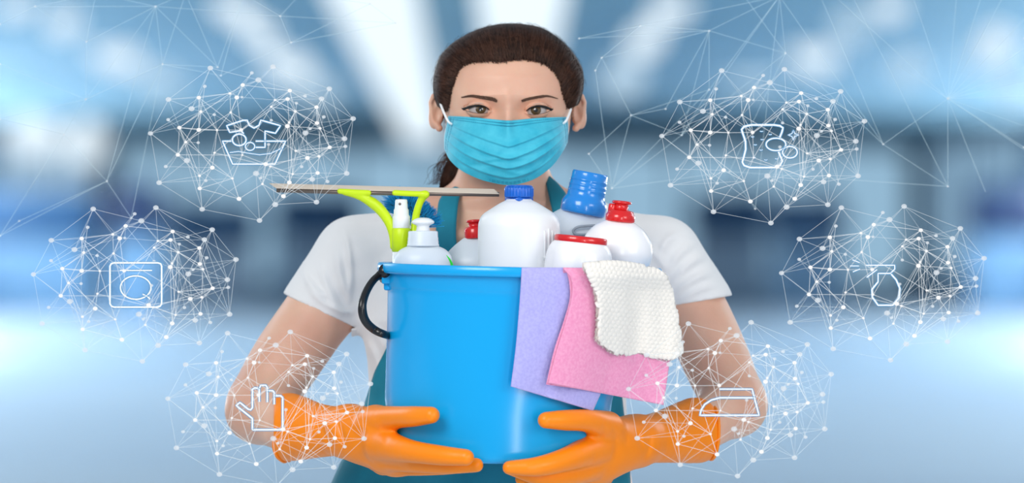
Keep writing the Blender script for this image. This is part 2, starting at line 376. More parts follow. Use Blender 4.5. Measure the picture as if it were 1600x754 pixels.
kiosk(214, 284, None, 84, 112, dk, 'tall dark navy kiosk behind the washing machine icon')
kiosk(330, 318, None, 150, 140, md, 'mid blue blurred counter right of the dark kiosk on the left')
kiosk(500, 300, None, 140, 146, md, 'mid blue blurred kiosk beside the cleaner\'s right shoulder')
kiosk(1140, 300, None, 130, 146, md, 'mid blue blurred kiosk beside the cleaner\'s left shoulder')
kiosk(1262, 306, None, 120, 130, dk2, 'navy blurred kiosk between the two right hand globes')
kiosk(1572, 290, None, 120, 116, dk, 'dark navy blurred kiosk at the right edge of the hall')

# ------------------------------------------------------------------ woman: skin surface
person = empty('person', W(790, 1700, .06) * [1, 1, 0], 'dark-haired woman in white t-shirt, teal apron, face mask and orange gloves holding a bucket', 'person')
px2 = lambda P: [W(*p) for p in P]
TOR = [(330, 790, .055, 88, 50), (345, 790, .055, 150, 62), (370, 790, .05, 196, 80), (410, 788, .045, 212, 92), (450, 786, .04, 216, 104), (500, 783, .035, 214, 106), (560, 780, .04, 200, 98),
       (620, 778, .045, 194, 92), (680, 770, .05, 205, 98), (740, 762, .055, 225, 106), (800, 756, .06, 240, 112), (840, 756, .06, 242, 112)]
def torrows(): 
    out = []
    for py, cx, cy, a, b in TOR:
        p = W(cx, py, cy); out.append((p[2], p[0], cy, a * .001, b * .001))
    return out
B = Sdf(W(320, 860, -.30), W(1240, 215, .22), .0032)
B.column(torrows(), 0, .02)
B.cap(W(787, 225, .03), W(787, 345, .055), .062, .068, .05, (1.08, .86, 1))                   # neck
for sgn, sx in ((-1, 565), (1, 1020)):
    B.cap(W(790 + sgn * 40, 330, .07), W(sx, 388, .045), .036, .042, .06)                      # trapezius to shoulder
B.cap(W(800, 372, -.035), W(900, 362, -.02), .010, .008, .02); B.cap(W(775, 372, -.035), W(680, 364, -.02), .010, .008, .02)   # collarbones
LA = px2([(556, 398, .04), (500, 485, .04), (447, 562, .02), (412, 618, .0), (405, 640, -.02)])
B.chain(*fine(LA, [.054, .055, .055, .050, .047]), .03)
B.chain(px2([(405, 640, -.02), (445, 662, -.09), (500, 670, -.15), (560, 674, -.21)]), [.048, .042, .033, .028], .025)
RA = px2([(1034, 398, .04), (1084, 485, .04), (1118, 560, .02), (1140, 612, .0), (1148, 632, -.02)])
B.chain(*fine(RA, [.052, .053, .053, .049, .045]), .03)
B.chain(px2([(1148, 632, -.02), (1105, 660, -.09), (1050, 676, -.15), (990, 688, -.21)]), [.046, .040, .032, .028], .025)
bv, bq = B.mesh(); del B
# head: horizontal sections with a sculpted front
HC = 794.0; HY = .022
hw_k = [(58, 4), (62, 34), (72, 62), (90, 84), (110, 94), (135, 100), (165, 101), (190, 98), (215, 93), (240, 82), (258, 68), (272, 50), (281, 32), (286, 12), (287, 3)]
hd_k = [(58, 2), (62, 40), (75, 76), (95, 96), (120, 106), (148, 109), (172, 104), (200, 104), (230, 100), (255, 92), (272, 78), (281, 58), (286, 26), (287, 6)]
EYES = [((724.5, 170.5), (736, 166.6), (748, 164.8), (759, 167.6), (768, 174.6), (758, 176.6), (748, 176.6), (735, 174.6), (748.0, 171)),
        ((861.5, 171.5), (851, 167.2), (839, 165.8), (828, 169.2), (819, 176.4), (829, 178.6), (839, 178.6), (851, 176.4), (839.0, 172.6))]
EY = -.0845 + .0135                                            # eyeball centre depth
def almond(e):
    up = spline([e[0], e[1], e[2], e[3], e[4]], 41); lo = spline([e[4], e[5], e[6], e[7], e[0]], 41); return up, lo
ALM = [almond(e) for e in EYES]
def face_y(X, Z, th, py):
    """features, metres toward the camera (negative y); X, Z in photo pixels at the face"""
    g = lambda cx, cz, sx, sz: np.exp(-((X - cx) / sx) ** 2 - ((Z - cz) / sz) ** 2)
    d = .0075 * g(HC, 176, 10, 22) + .016 * g(HC, 212, 13, 22) + .012 * g(HC, 226, 17, 10) + .004 * g(HC, 255, 28, 16)
    for cx in (748, 840):
        s = 1 if cx > HC else -1
        d += .0035 * g(cx, 154, 26, 8) - .0095 * g(cx - s * 4, 171, 24, 13) + .004 * g(cx + s * 14, 204, 24, 18) - .004 * g(cx - s * 24, 172, 8, 11)
        d += .0022 * g(cx, 186, 20, 4.5)
    d += .003 * g(HC, 118, 50, 24) + .002 * g(HC, 150, 8, 10)
    return -d
rows = np.unique(np.concatenate([np.linspace(58, 66, 8), np.arange(66, 146, 2.5), np.arange(146, 196, .55), np.arange(196, 280, 2.5), np.linspace(279, 287, 8)]))
th = np.concatenate([np.linspace(-1.15, 1.15, 460), np.linspace(1.15, 2 * np.pi - 1.15, 72)[1:-1]])
hw = np.interp(rows, *np.array(hw_k).T); hd = np.interp(rows, *np.array(hd_k).T) * .001
# soften the key-framed profiles
ks = np.ones(1)
TH, RW = np.meshgrid(th, rows); HW = hw[:, None] + 0 * TH; HD = hd[:, None] + 0 * TH
X = HC + HW * np.sin(TH) * (1 + .05 * np.cos(TH) ** 2 * np.abs(np.sin(TH)))
fr = np.cos(TH) > 0
Yh = HY - HD * np.where(fr, np.abs(np.cos(TH)) ** .86, -np.abs(np.cos(TH)) ** .9 * 1.0)
Yh = Yh + np.where(fr, face_y(X, RW, TH, RW) * np.clip(np.cos(TH) * 2.2, 0, 1), 0)
for e, (up, lo) in zip(EYES, ALM):
    cx, cz = e[8]; rr = 14.6
    d2 = ((X - cx) / 1.28) ** 2 + (RW - cz) ** 2; m = (d2 < rr ** 2) & fr
    yb = EY - np.sqrt(np.maximum(rr ** 2 - d2, 0)) * .001
    k = .002; a = Yh; h_ = np.maximum(k - np.abs(a - yb), 0) / k
    Yh = np.where(m, np.minimum(a, yb) - h_ * h_ * k / 4, Yh)
    xs = X; us = np.interp(xs, *(up[np.argsort(up[:, 0])].T)); ls = np.interp(xs, *(lo[np.argsort(lo[:, 0])].T))
    lo_x, hi_x = up[:, 0].min(), up[:, 0].max()
    ins = fr & (xs > lo_x) & (xs < hi_x) & (RW > us) & (RW < ls)
    crease = fr & (xs > lo_x) & (xs < hi_x)
    Yh = Yh + np.where(crease, .0022 * np.exp(-((RW - (us - 4.0)) / .9) ** 2), 0)
    # lid rims: a step down to the eyeball
    Yh = np.where(ins, EY - .004, Yh)
s_ = (Yh - CAMY) / FPX
HV = np.stack([(X - 800) * s_, Yh, CAMZ - (RW - 377) * s_], -1).reshape(-1, 3)
nr, nc = X.shape
HQ = gridq(nr, nc, True)
skin = MB(); skin.add(bv, bq); skin.add(HV, HQ)
for ri, rev in ((0, 1), (nr - 1, 0)):                           # close top and chin
    c = HV[ri * nc:(ri + 1) * nc].mean(0); j = np.arange(nc); j2 = (j + 1) % nc
    T = np.stack([j, j2, np.full(nc, nc)], -1); skin.add(np.concatenate([HV[ri * nc:(ri + 1) * nc], [c]]), None, T if rev else T[:, ::-1])
for sgn, ex in ((-1, 683), (1, 903)):                           # ears
    E = Sdf(W(ex - 26, 216, .075), W(ex + 26, 140, -.02), .0011); xo = lambda v: ex + sgn * v
    ang = Matrix.Rotation(R(sgn * -12), 3, 'Y')
    E.ell(W(xo(0), 175, .028), (.0125, .010, .027), .004, rot=ang)
    P = [(xo(-10), 162), (xo(-3), 151), (xo(6), 150), (xo(10), 160), (xo(9), 176), (xo(4), 190), (xo(-3), 200)]
    E.chain([W(a, b, .022) for a, b in P], [.003, .0035, .0038, .0036, .0032, .0036, .0055], .004)
    E.ell(W(xo(-1), 176, .014), (.0065, .009, .015), .005, 's', rot=ang)
    E.ell(W(xo(3), 161, .014), (.004, .007, .006), .004, 's')
    E.cap(W(xo(-7), 172, .016), W(xo(-8), 180, .014), .0035, .003, .004)
    ev, eq = E.mesh(); skin.add(ev, eq)
body = skin.build('body', M['skin'], person)
# eyes
for e, (up, lo) in zip(EYES, ALM):
    cx, cz = e[8]; s = 1 if cx > HC else -1
    mb = MB(); c = W(cx, cz, EY); ball(mb, c, (.0158, .0134, .0134), 40, 28); eye = mb.build('eyeball', M['eye'], person)
    ic = {-1: (751.2, 170.2), 1: (837.3, 172)}[s]
    for nm, r_, mt, lift in (('iris', .0066, 'iris', .0002), ('pupil', .0027, 'pupil', .0005)):
        mb = MB(); n = 28; V = [W(ic[0], ic[1], 0)]; ring = []
        for q in range(4):
            for j in range(n):
                a = j * 2 * math.pi / n; f = (q + 1) / 4 * r_ * 1.14; x = V[0][0] * 0 + (ic[0] - cx) * .001 + f * 1.08 * math.cos(a); z = -(ic[1] - cz) * .001 + f * math.sin(a)
                y = -math.sqrt(max(1e-9, .0134 ** 2 - (x / 1.18) ** 2 - z ** 2)); ring.append((c[0] + x, c[1] + y - lift - .0003, c[2] + z))
        x0 = (ic[0] - cx) * .001; mb.add(np.concatenate([ring]), gridq(4, n, True)[:, ::-1])
        cc = np.array(ring[:n]).mean(0); j = np.arange(n); mb.add(np.concatenate([ring[:n], [cc]]), None, np.stack([j, (j + 1) % n, np.full(n, n)], -1)[:, ::-1])
        mb.build(nm, M[mt], eye)
    # lash line and lashes
    def onlid(p, extra=.0018):
        d2 = ((p[0] - cx) / 1.28) ** 2 + (p[1] - cz) ** 2
        return EY - math.sqrt(max(14.6 ** 2 - d2, 1)) * .001 - extra
    mb = MB(); P = [W(x, y - .3, max(onlid((x, y)), -.0925)) for x, y in up[:37]]
    wing = W(up[0][0] + s * 3.5, up[0][1] - 1, -.078)
    P = [wing] + P; rr = np.concatenate([[.0002], np.linspace(.0024, .0009, 37)]); mb.add(*tube_geo(spline(P, 60), np.interp(np.linspace(0, 37, 60), range(38), rr), 6))
    P = [W(x, y + .2, max(onlid((x, y)), -.0925)) for x, y in lo[6:]]; mb.add(*tube_geo(P, .00035, 5))
    rnd = random.Random(3 + s)
    S = []
    for i in range(46):
        k = rnd.random() ** 1.2 * 36; q = up[int(k)]; L = 4.2 * (1 - k / 60); y0 = max(onlid(q), -.0925)
        a = W(q[0], q[1], y0); dx = s * (5.5 - k * .17) * .0008; dz = .0015 + L * .00035
        S.append([a, a + [dx * .35, -.002, -.0002], a + [dx * .8, -.0042, dz * .35], a + [dx, -.0055, dz]])
    tubemany(mb, np.array(S), .00028, .00008)
    mb.build('eyelash', M['lash'], person)
    # brow
    bp_ = {-1: [(777, 158.4, 1.9), (765, 154.8, 2.0), (750, 152.2, 2.2), (736, 150.2, 1.5), (720, 152.5, .5)], 1: [(815, 158.4, 1.9), (827, 154.6, 2.0), (842, 151.8, 2.2), (856, 150.2, 1.5), (873, 154.5, .5)]}[s]
    mb = MB(); cv = spline(bp_, 80); S = []
    for i in range(620):
        k = rnd.random() * 76; q = cv[int(k)]; q2 = cv[min(79, int(k) + 3)]; t = q2 - q; t /= np.hypot(t[0], t[1])
        off = rnd.uniform(-1, 1); x = q[0] - t[1] * off * q[2]; y = q[1] + t[0] * off * q[2]
        L = rnd.uniform(3.5, 6.5) * (.5 + .5 * (1 - k / 80)); up_ = (-.55 * (1 - k / 76)) if k < 50 else .25 * off * -1
        ux, uy = t[0] - 0 * t[1], t[1] + up_ * (1 if off > 0 else .3)
        row = []
        for f in (0, .5, 1):
            X_, Z_ = x + ux * L * f, y + uy * L * f
            ri = np.argmin(np.abs(rows - Z_)); ci = np.argmin(np.abs(X[ri, :460] - X_)); row.append(W(X_, Z_, Yh[ri, ci] - .0004 - .0008 * math.sin(f * 3)))
        S.append(row)
    tubemany(mb, np.array(S), .00036, .00010); tag(mb.build('eyebrow', M['brow'], person), kind='stuff')

# ------------------------------------------------------------------ hair: pulled-back cap, strands, pony tail
hairline = [(697, 172), (700, 166), (706, 139), (711, 122), (718, 106), (730, 99), (747, 95.6), (768, 95), (786, 95.5), (803, 93), (827, 93), (843, 96), (856, 102), (868, 114), (876, 128), (881, 150), (885, 162), (889, 170)]
outline = [(685, 164), (680, 150), (678, 132), (681, 110), (690, 87), (707, 69), (728, 56), (750, 46), (775, 40), (797, 38), (822, 39.5), (846, 45), (867, 57), (885, 72), (899, 90), (909, 110), (910, 136), (903, 162)]
NP = 520
Hc = spline(hairline, NP); Oc = spline(outline, NP)
def skin_y(x, z):
    ri = int(np.argmin(np.abs(rows - z))); r_ = X[ri]; ci = int(np.argmin(np.abs(r_[:460] - x)))
    return Yh[ri, ci]
def hair_path(f, s, lift=0.):
    """f 0..1 round the hairline, s 0 (hairline) .. 1 (silhouette) .. 2 (back of head)"""
    i = f * (NP - 1); a = int(i); b = min(a + 1, NP - 1); t = i - a
    h = Hc[a] * (1 - t) + Hc[b] * t; o = Oc[a] * (1 - t) + Oc[b] * t
    return h, o
hy = np.array([skin_y(*p) for p in Hc])
hy = np.convolve(np.pad(hy, 12, mode='edge'), np.ones(25) / 25, 'valid')
def cap_pts(hc, oc, y0, s, lift=0.):
    s = np.asarray(s); a = np.clip(s, 0, 1); ang = a * np.pi / 2
    # quarter ellipse from hairline to silhouette, then back to a low knot
    k = np.sin(ang) ** .85
    x = hc[0] + (oc[0] - hc[0]) * k; z = hc[1] + (oc[1] - hc[1]) * k; yo = .03
    y = yo + (y0 - .003 - yo) * np.cos(ang) ** .75
    b = np.clip(s - 1, 0, 1); kx, kz, ky = 752, 205, .125
    c = 1 - np.cos(b * np.pi / 2)
    x = x + (kx - x) * c; z = z + (kz - z) * c; y = y + (ky - yo) * np.sin(b * np.pi / 2)
    return x, y, z
ss = np.concatenate([np.linspace(0, 1, 26), np.linspace(1, 2, 20)[1:]])
V = []
for i in range(0, NP, 4):
    x, y, z = cap_pts(Hc[i], Oc[i], hy[i], ss); 
    for q in range(len(ss)):
        V.append(W(x[q], z[q] + (1.2 if ss[q] > .1 else 0), y[q] + .001))
mb = MB(); mb.add(V, gridq(len(range(0, NP, 4)), len(ss))); hair = mb.build('hair', M['hair_cap'], person)
mo = hair.modifiers.new('solid', 'SOLIDIFY'); mo.thickness = .004; mo.offset = 0
rng = np.random.default_rng(5)
S = []; sst = np.linspace(0, 1.75, 15)
for q in range(5200):
    f = rng.random(); s0 = rng.random() ** 1.6 * .5 - .03; i = int(f * (NP - 1)); drift = rng.normal() * 7
    hc = Hc[i] + rng.normal(0, 1.9, 2) ; sv = s0 + (sst) * (1.75 - s0) / 1.75
    j = int(np.clip(i + drift, 0, NP - 1)); x, y, z = cap_pts(hc, Oc[j], hy[i], np.clip(sv, 0, 2))
    amp = rng.uniform(-.2, 1.6) ; wob = np.sin(sv * 5 + rng.random() * 6) * rng.uniform(0, 1.2)
    cx_, cz_ = 795, 150; dx, dz = x - cx_, z - cz_; r_ = np.hypot(dx, dz); lift = amp * np.minimum(1, sv * 4)
    x = x + dx / r_ * lift - dz / r_ * wob; z = z + dz / r_ * lift + dx / r_ * wob; y = y - .0007 - .0016 * rng.random()
    S.append([W(a, b, c) for a, b, c in zip(x, z, y)])
mb = MB(); A_ = np.array(S); tubemany(mb, A_[::4], .00055, .00040); tag(mb.build('highlight_strand', M['hair_light'], person), kind='stuff')
mb = MB(); tubemany(mb, np.concatenate([A_[1::4], A_[2::4], A_[3::4]]), .00055, .00040)
# fly-away hairs along the outline and short ones at the temples
S = []
for q in range(150):
    i = int(rng.random() * (NP - 1)); o = Oc[i]; d = o - [795, 150]; d /= np.hypot(*d); t = np.array([-d[1], d[0]]) * rng.choice([-1, 1])
    L = rng.uniform(5, 15); p = o - d * 3
    S.append([W(*(p + t * L * f * 1.3 + d * (2 + 5 * math.sin(f * 2.6) * rng.uniform(.3, 1))), .03) for f in np.linspace(0, 1, 15)])
tubemany(mb, np.array(S), .0002, .0001)
tag(mb.build('hair_strand', M['hair'], person), kind='stuff')
# pony tail falling behind the neck
mb = MB(); S = []
pt = spline([(752, 205, .10), (728, 225, .098), (712, 250, .09), (703, 280, .085), (700, 320, .10), (704, 350, .12)], 30)
for q in range(900):
    a = rng.random() * 6.283; r_ = math.sqrt(rng.random()); sp = np.linspace(8, 17, 30) * r_; wv = np.sin(np.linspace(0, 5, 30) + q) * 1.4
    S.append([W(p[0] + math.cos(a) * s2 + w2, p[1] + w2 * .3, p[2] + math.sin(a) * s2 * .0008) for p, s2, w2 in zip(pt, sp, wv)])
for q in range(46):
    P = spline([(712, 225, .08), (700 + rng.normal() * 5, 245, .08), (688 + rng.normal() * 7, 262, .08), (678 + rng.normal() * 9, 288, .09)], 30); S.append([W(*p) for p in P])
tubemany(mb, np.array(S), .0006, .0002)
tag(mb.build('ponytail', M['hair'], person), kind='stuff')
# loose strands before the ears
mb = MB(); S = []
for q in range(60):
    x0 = 697 + rng.normal() * 2.5 if q % 2 else 890 + rng.normal() * 2.5; sg = -1 if q % 2 else 1
    S.append([W(x0 + sg * f * rng.uniform(0, 4), 150 + 55 * f * rng.uniform(.5, 1.05), .0 + .002) for f in np.linspace(0, 1, 6)])
tubemany(mb, np.array(S), .0003, .0001); tag(mb.build('loose_hair', M['hair'], person), kind='stuff')

# ------------------------------------------------------------------ face mask
top = spline([(700, 181), (725, 182), (755, 184.5), (780, 187), (794, 188), (808, 187), (835, 184.5), (865, 183), (886, 182.5)], 61)
lef = spline([(700, 181), (697, 198), (694, 215), (694, 232)], 30)
bot = spline([(694, 232), (703, 250), (722, 267), (750, 280), (775, 286.5), (795, 289), (815, 286.5), (840, 277), (864, 258), (880, 236), (887, 222)], 61)
rig = spline([(886, 182.5), (888, 195), (888, 208), (887, 222)], 30)
NU, NV = 121, 90
MU, MV = np.meshgrid(np.linspace(0, 1, NU), np.linspace(0, 1, NV))
def cv(c, t): return np.stack([np.interp(t, np.linspace(0, 1, len(c)), c[:, k]) for k in (0, 1)], -1)
T_, B_ = cv(top, MU), cv(bot, MU); L_, R_ = cv(lef, MV), cv(rig, MV)
MUe = MU[..., None]; MVe = MV[..., None]
P2 = T_ * (1 - MVe) + B_ * MVe + L_ * (1 - MUe) + R_ * MUe - (top[0] * (1 - MUe) * (1 - MVe) + top[-1] * MUe * (1 - MVe) + bot[0] * (1 - MUe) * MVe + bot[-1] * MUe * MVe)
cu = np.abs(MU - .5) * 2
my = -.086 - .004 - .036 * (1 - cu ** 1.9) * np.sin(np.clip(MV * 1.10 + .16, 0, 1.25) * np.pi * .72) ** .8
my = my + cu ** 3.2 * .062
nosek = .010 * np.exp(-((MU - .5) / .07) ** 2 - ((MV - .02) / .22) ** 2); my -= nosek
for v0, am, bend in ((.30, .0042, .16), (.50, .0048, .15), (.68, .0042, .10), (.85, .003, .06)):          # pleats: soft ridge with a sharp lower step
    vv = MV - (v0 + 1.15 * bend * (1 - cu ** 1.25) - .5 * bend); t = np.clip(-vv / .09, 0, 1); my -= am * np.where(vv < 0, (1 - t) ** 1.5, np.exp(-(vv / .014) ** 2)) * (1 - .55 * cu ** 4)
rr_ = np.random.default_rng(9)
for k in range(16):                                             # crumples
    u0, v0, a0 = rr_.uniform(.05, .95), rr_.uniform(.1, .95), rr_.uniform(-.9, .9); q = (MU - u0) * math.sin(a0) + (MV - v0) * math.cos(a0); l = (MU - u0) * math.cos(a0) - (MV - v0) * math.sin(a0)
    my += rr_.uniform(-.0016, .0016) * np.exp(-(q / .03) ** 2 - (l / .2) ** 2)
mb = MB(); s_ = (my - CAMY) / FPX
MVt = np.stack([(P2[..., 0] - 800) * s_, my, CAMZ - (P2[..., 1] - 377) * s_], -1)
mb.add(MVt.reshape(-1, 3), gridq(NV, NU)[:, ::-1]); mk = mb.build('face_mask', M['mask'], person)
mk['label'] = 'pleated turquoise face mask'
mo = mk.modifiers.new('solid', 'SOLIDIFY'); mo.thickness = .0012; mo.offset = -1
def mpt(u, v, l=.0006): 
    i = int(round(v * (NV - 1))); j = int(round(u * (NU - 1))); return MVt[i, j] + [0, -l, 0]
mb = MB()                                                         # stitched seams
for v in (.045, .10):
    for k in range(78):
        u = .02 + .96 * k / 77; a = np.array([np.interp(u, np.linspace(0, 1, NU), MVt[int(v * (NV - 1)), :, c]) for c in range(3)]) + [0, -.0006, 0]
        mb.add(*tube_geo([a - [.0008, .0002, 0], a + [.0008, -.0002, 0]], .00046, 4))
for u in (.025, .05, .955, .98):
    for k in range(22):
        a = mpt(u, .08 + .85 * k / 21); mb.add(*tube_geo([a - [0, 0.0002, .0007], a + [0, -.0002, .0007]], .00046, 4))
for v in (.955, .98):
    for k in range(26): a = mpt(.36 + .28 * k / 25, v); mb.add(*tube_geo([a - [.0008, 0, 0], a + [.0008, 0, 0]], .0003, 4))
tag(mb.build('stitching', M['mask_trim'], mk), kind='stuff')
mb = MB(); mb.add(*tube_geo(px2([(x, y, z) for x, y, z in spline([(706, 194, -.056), (700, 189, -.058), (692, 172, -.040), (685, 153, -.010)], 16)]), .0018, 8)); mb.build('ear_loop', M['white_elastic'], mk)
mb = MB(); mb.add(*tube_geo(px2([(x, y, z) for x, y, z in spline([(880, 193, -.056), (885, 188, -.058), (890, 176, -.040), (895, 160, -.010)], 16)]), .0018, 8)); mb.build('ear_loop', M['white_elastic'], mk)

# ------------------------------------------------------------------ t-shirt
S_ = Sdf(W(415, 700, -.12), W(1160, 300, .22), .0028)
S_.column([r for r in torrows() if r[2] is not None], .007, .02)
for sgn, sx in ((-1, 560), (1, 1026)): S_.cap(W(790 + sgn * 60, 332, .07), W(sx, 390, .045), .040, .046, .06)
S_.chain(px2([(552, 400, .042), (523, 444, .044), (500, 481, .046)]), [.058, .061, .062], .03)
S_.chain(px2([(1038, 400, .042), (1064, 442, .044), (1085, 476, .046)]), [.057, .060, .061], .03)
# sleeve hems, neckline, wrinkles
la = W(500, 481, .046) - W(552, 400, .042); la /= np.linalg.norm(la); ra = W(1085, 476, .046) - W(1038, 400, .042); ra /= np.linalg.norm(ra)
la = np.array([-.42, 0, -.90]); la /= np.linalg.norm(la); ra = np.array([.16, 0, -.98]); ra /= np.linalg.norm(ra)
hl = W(498, 484, .046); hr = W(1084, 471, .046)
def pl(X, Y, Z, p, n): return (X - p[0]) * n[0] + (Y - p[1]) * n[1] + (Z - p[2]) * n[2]
S_.cut(lambda X, Y, Z: np.where((X < W(556, 0, 0)[0]) & (Z > W(0, 512, 0)[2]), pl(X, Y, Z, hl, la), -1))
S_.cut(lambda X, Y, Z: np.where((X < W(548, 0, 0)[0]) & (Z <= W(0, 512, 0)[2]), .05, -1))
S_.cut(lambda X, Y, Z: np.where(X > W(1030, 0, 0)[0], pl(X, Y, Z, hr, ra), -1))
for p, q in ((hl, la), (hr, ra)):                               # hollow hems
    pass
nk = W(790, 318, 0)
S_.cut(lambda X, Y, Z: np.where(Y < .10, (1 - np.sqrt(((X - nk[0]) / .142) ** 2 + ((Z - nk[2]) / .085) ** 2)) * .1, -1))
sv, sq = S_.mesh()
def folds(V):
    x, y, z = V[:, 0] * 1000 + 800, V[:, 1], 377 - (V[:, 2] - CAMZ) * 1000; d = np.zeros(len(V))
    def fold(ax, az, bx, bz, amp, wd):
        nonlocal d
        L = math.hypot(bx - ax, bz - az); ux, uz = (bx - ax) / L, (bz - az) / L; t = (x - ax) * ux + (z - az) * uz; n = -(x - ax) * uz + (z - az) * ux + 6 * np.sin(t / L * 3)
        e = np.clip(np.minimum(t, L - t) / (L * .35) + .15, 0, 1); d += amp * np.exp(-(n / wd) ** 2) * e
    for a in ((520, 470, 470, 418, .0032, 5), (530, 486, 478, 440, .0028, 5), (540, 492, 500, 410, .0035, 6), (548, 470, 528, 380, .0035, 6), (552, 490, 512, 468, .003, 5),
              (1050, 440, 1108, 396, .0042, 6), (1045, 420, 1090, 378, .0036, 6), (1055, 458, 1118, 424, .0042, 6), (1060, 472, 1122, 446, .0032, 5), (1030, 400, 1060, 362, .003, 6),
              (560, 520, 600, 600, .004, 8), (575, 500, 605, 560, .003, 7), (1000, 380, 1045, 430, .0028, 7), (640, 350, 600, 420, .002, 9), (540, 360, 545, 470, .0035, 4)): fold(*a)
    d += .0006 * np.sin(x * .09 + z * .05) * np.sin(z * .11 - x * .03)
    return d
cen = np.array([0.0 - .012, .05, 1.30]); nrm = sv - np.array([0, .06, 0]); 
dirv = np.stack([np.zeros(len(sv)), -np.ones(len(sv)), np.zeros(len(sv))], -1)
sv = sv + dirv * np.where(sv[:, 1] < .08, 1.9 * folds(sv), 0)[:, None]
mb = MB(); mb.add(sv, sq); shirt = mb.build('t_shirt', M['shirt'], person)
mo = shirt.modifiers.new('sm', 'SMOOTH'); mo.iterations = 2; mo.factor = .5
# sleeve hem and collar seams
seam = pbr('shirt_seam', srgb(224, 222, 222), .9)
mb = MB()
for xa, xb, za, zb in ((446, 552, 462, 494), (1036, 1127, 462, 463)): pass
mb.add(*tube_geo(px2(spline([(938, 323, .045), (944, 330, .02), (942, 346, -.012), (930, 362, -.03)], 20)), .0032, 8))
mb.build('collar', M['shirt'], shirt); mb = MB()
mb.add(*tube_geo(px2(spline([(650, 333, .03), (652, 348, .0), (662, 366, -.02)], 20)), .0032, 8))
mb.build('collar', M['shirt'], shirt)

# ------------------------------------------------------------------ apron
tr = np.array(sorted(torrows()))
def torso_y(x, z, off):
    c, cy, a, b = [np.interp(z, tr[:, 0], tr[:, i]) for i in (1, 2, 3, 4)]
    q = np.clip(np.abs(x - c) / (a + off), 0, 1); return cy - (b + off) * (1 - q ** 2.3) ** (1 / 2.3)
ap = [(395, 690, 885), (430, 665, 915), (480, 640, 945), (540, 606, 962), (580, 586, 968), (625, 572, 972), (680, 553, 978), (720, 534, 983), (760, 516, 985), (830, 492, 996)]
ap = np.array(ap, float); rowsA = np.linspace(395, 830, 80); U = np.linspace(0, 1, 90)
V = []
for py in rowsA:
    xl, xr = np.interp(py, ap[:, 0], ap[:, 1]), np.interp(py, ap[:, 0], ap[:, 2])
    for u in U:
        p = W(xl + (xr - xl) * u, py, -.03); y = torso_y(p[0], p[2], .014)
        y -= .004 * math.sin(u * 26 + py * .01) * min(1, (py - 395) / 200) * (1 if py > 560 else .3)
        q = W(xl + (xr - xl) * u, py, y); V.append(q)
mb = MB(); mb.add(V, gridq(80, 90)[:, ::-1]); apron = mb.build('apron', M['apron'], person); apron['label'] = 'teal cloth apron'
mo = apron.modifiers.new('solid', 'SOLIDIFY'); mo.thickness = .0025; mo.offset = 0
def ribbon(P, wd, name, mat, parent, th_=.0025):
    P = np.array(P, float); C_ = spline(P, 30); V = []
    for x, y, yy, wv in C_:
        for u in np.linspace(-.5, .5, 7): V.append(W(x + u * wv, y, yy - .003 * (1 - (2 * u) ** 2)))
    mb = MB(); mb.add(V, gridq(30, 7)[:, ::-1]); o = mb.build(name, mat, parent); m = o.modifiers.new('s', 'SOLIDIFY'); m.thickness = th_; m.offset = 0; return o
ribbon([(722, 290, .03, 14), (712, 298, .01, 22), (702, 312, -.012, 30), (698, 340, -.034, 31), (697, 370, -.048, 31), (700, 400, -.062, 30)], 28, 'apron_strap', M['apron'], apron)
ribbon([(856, 276, .03, 6), (864, 290, .012, 20), (874, 312, -.008, 30), (880, 340, -.03, 31), (880, 370, -.048, 31), (875, 400, -.062, 30)], 28, 'apron_strap', M['apron'], apron)

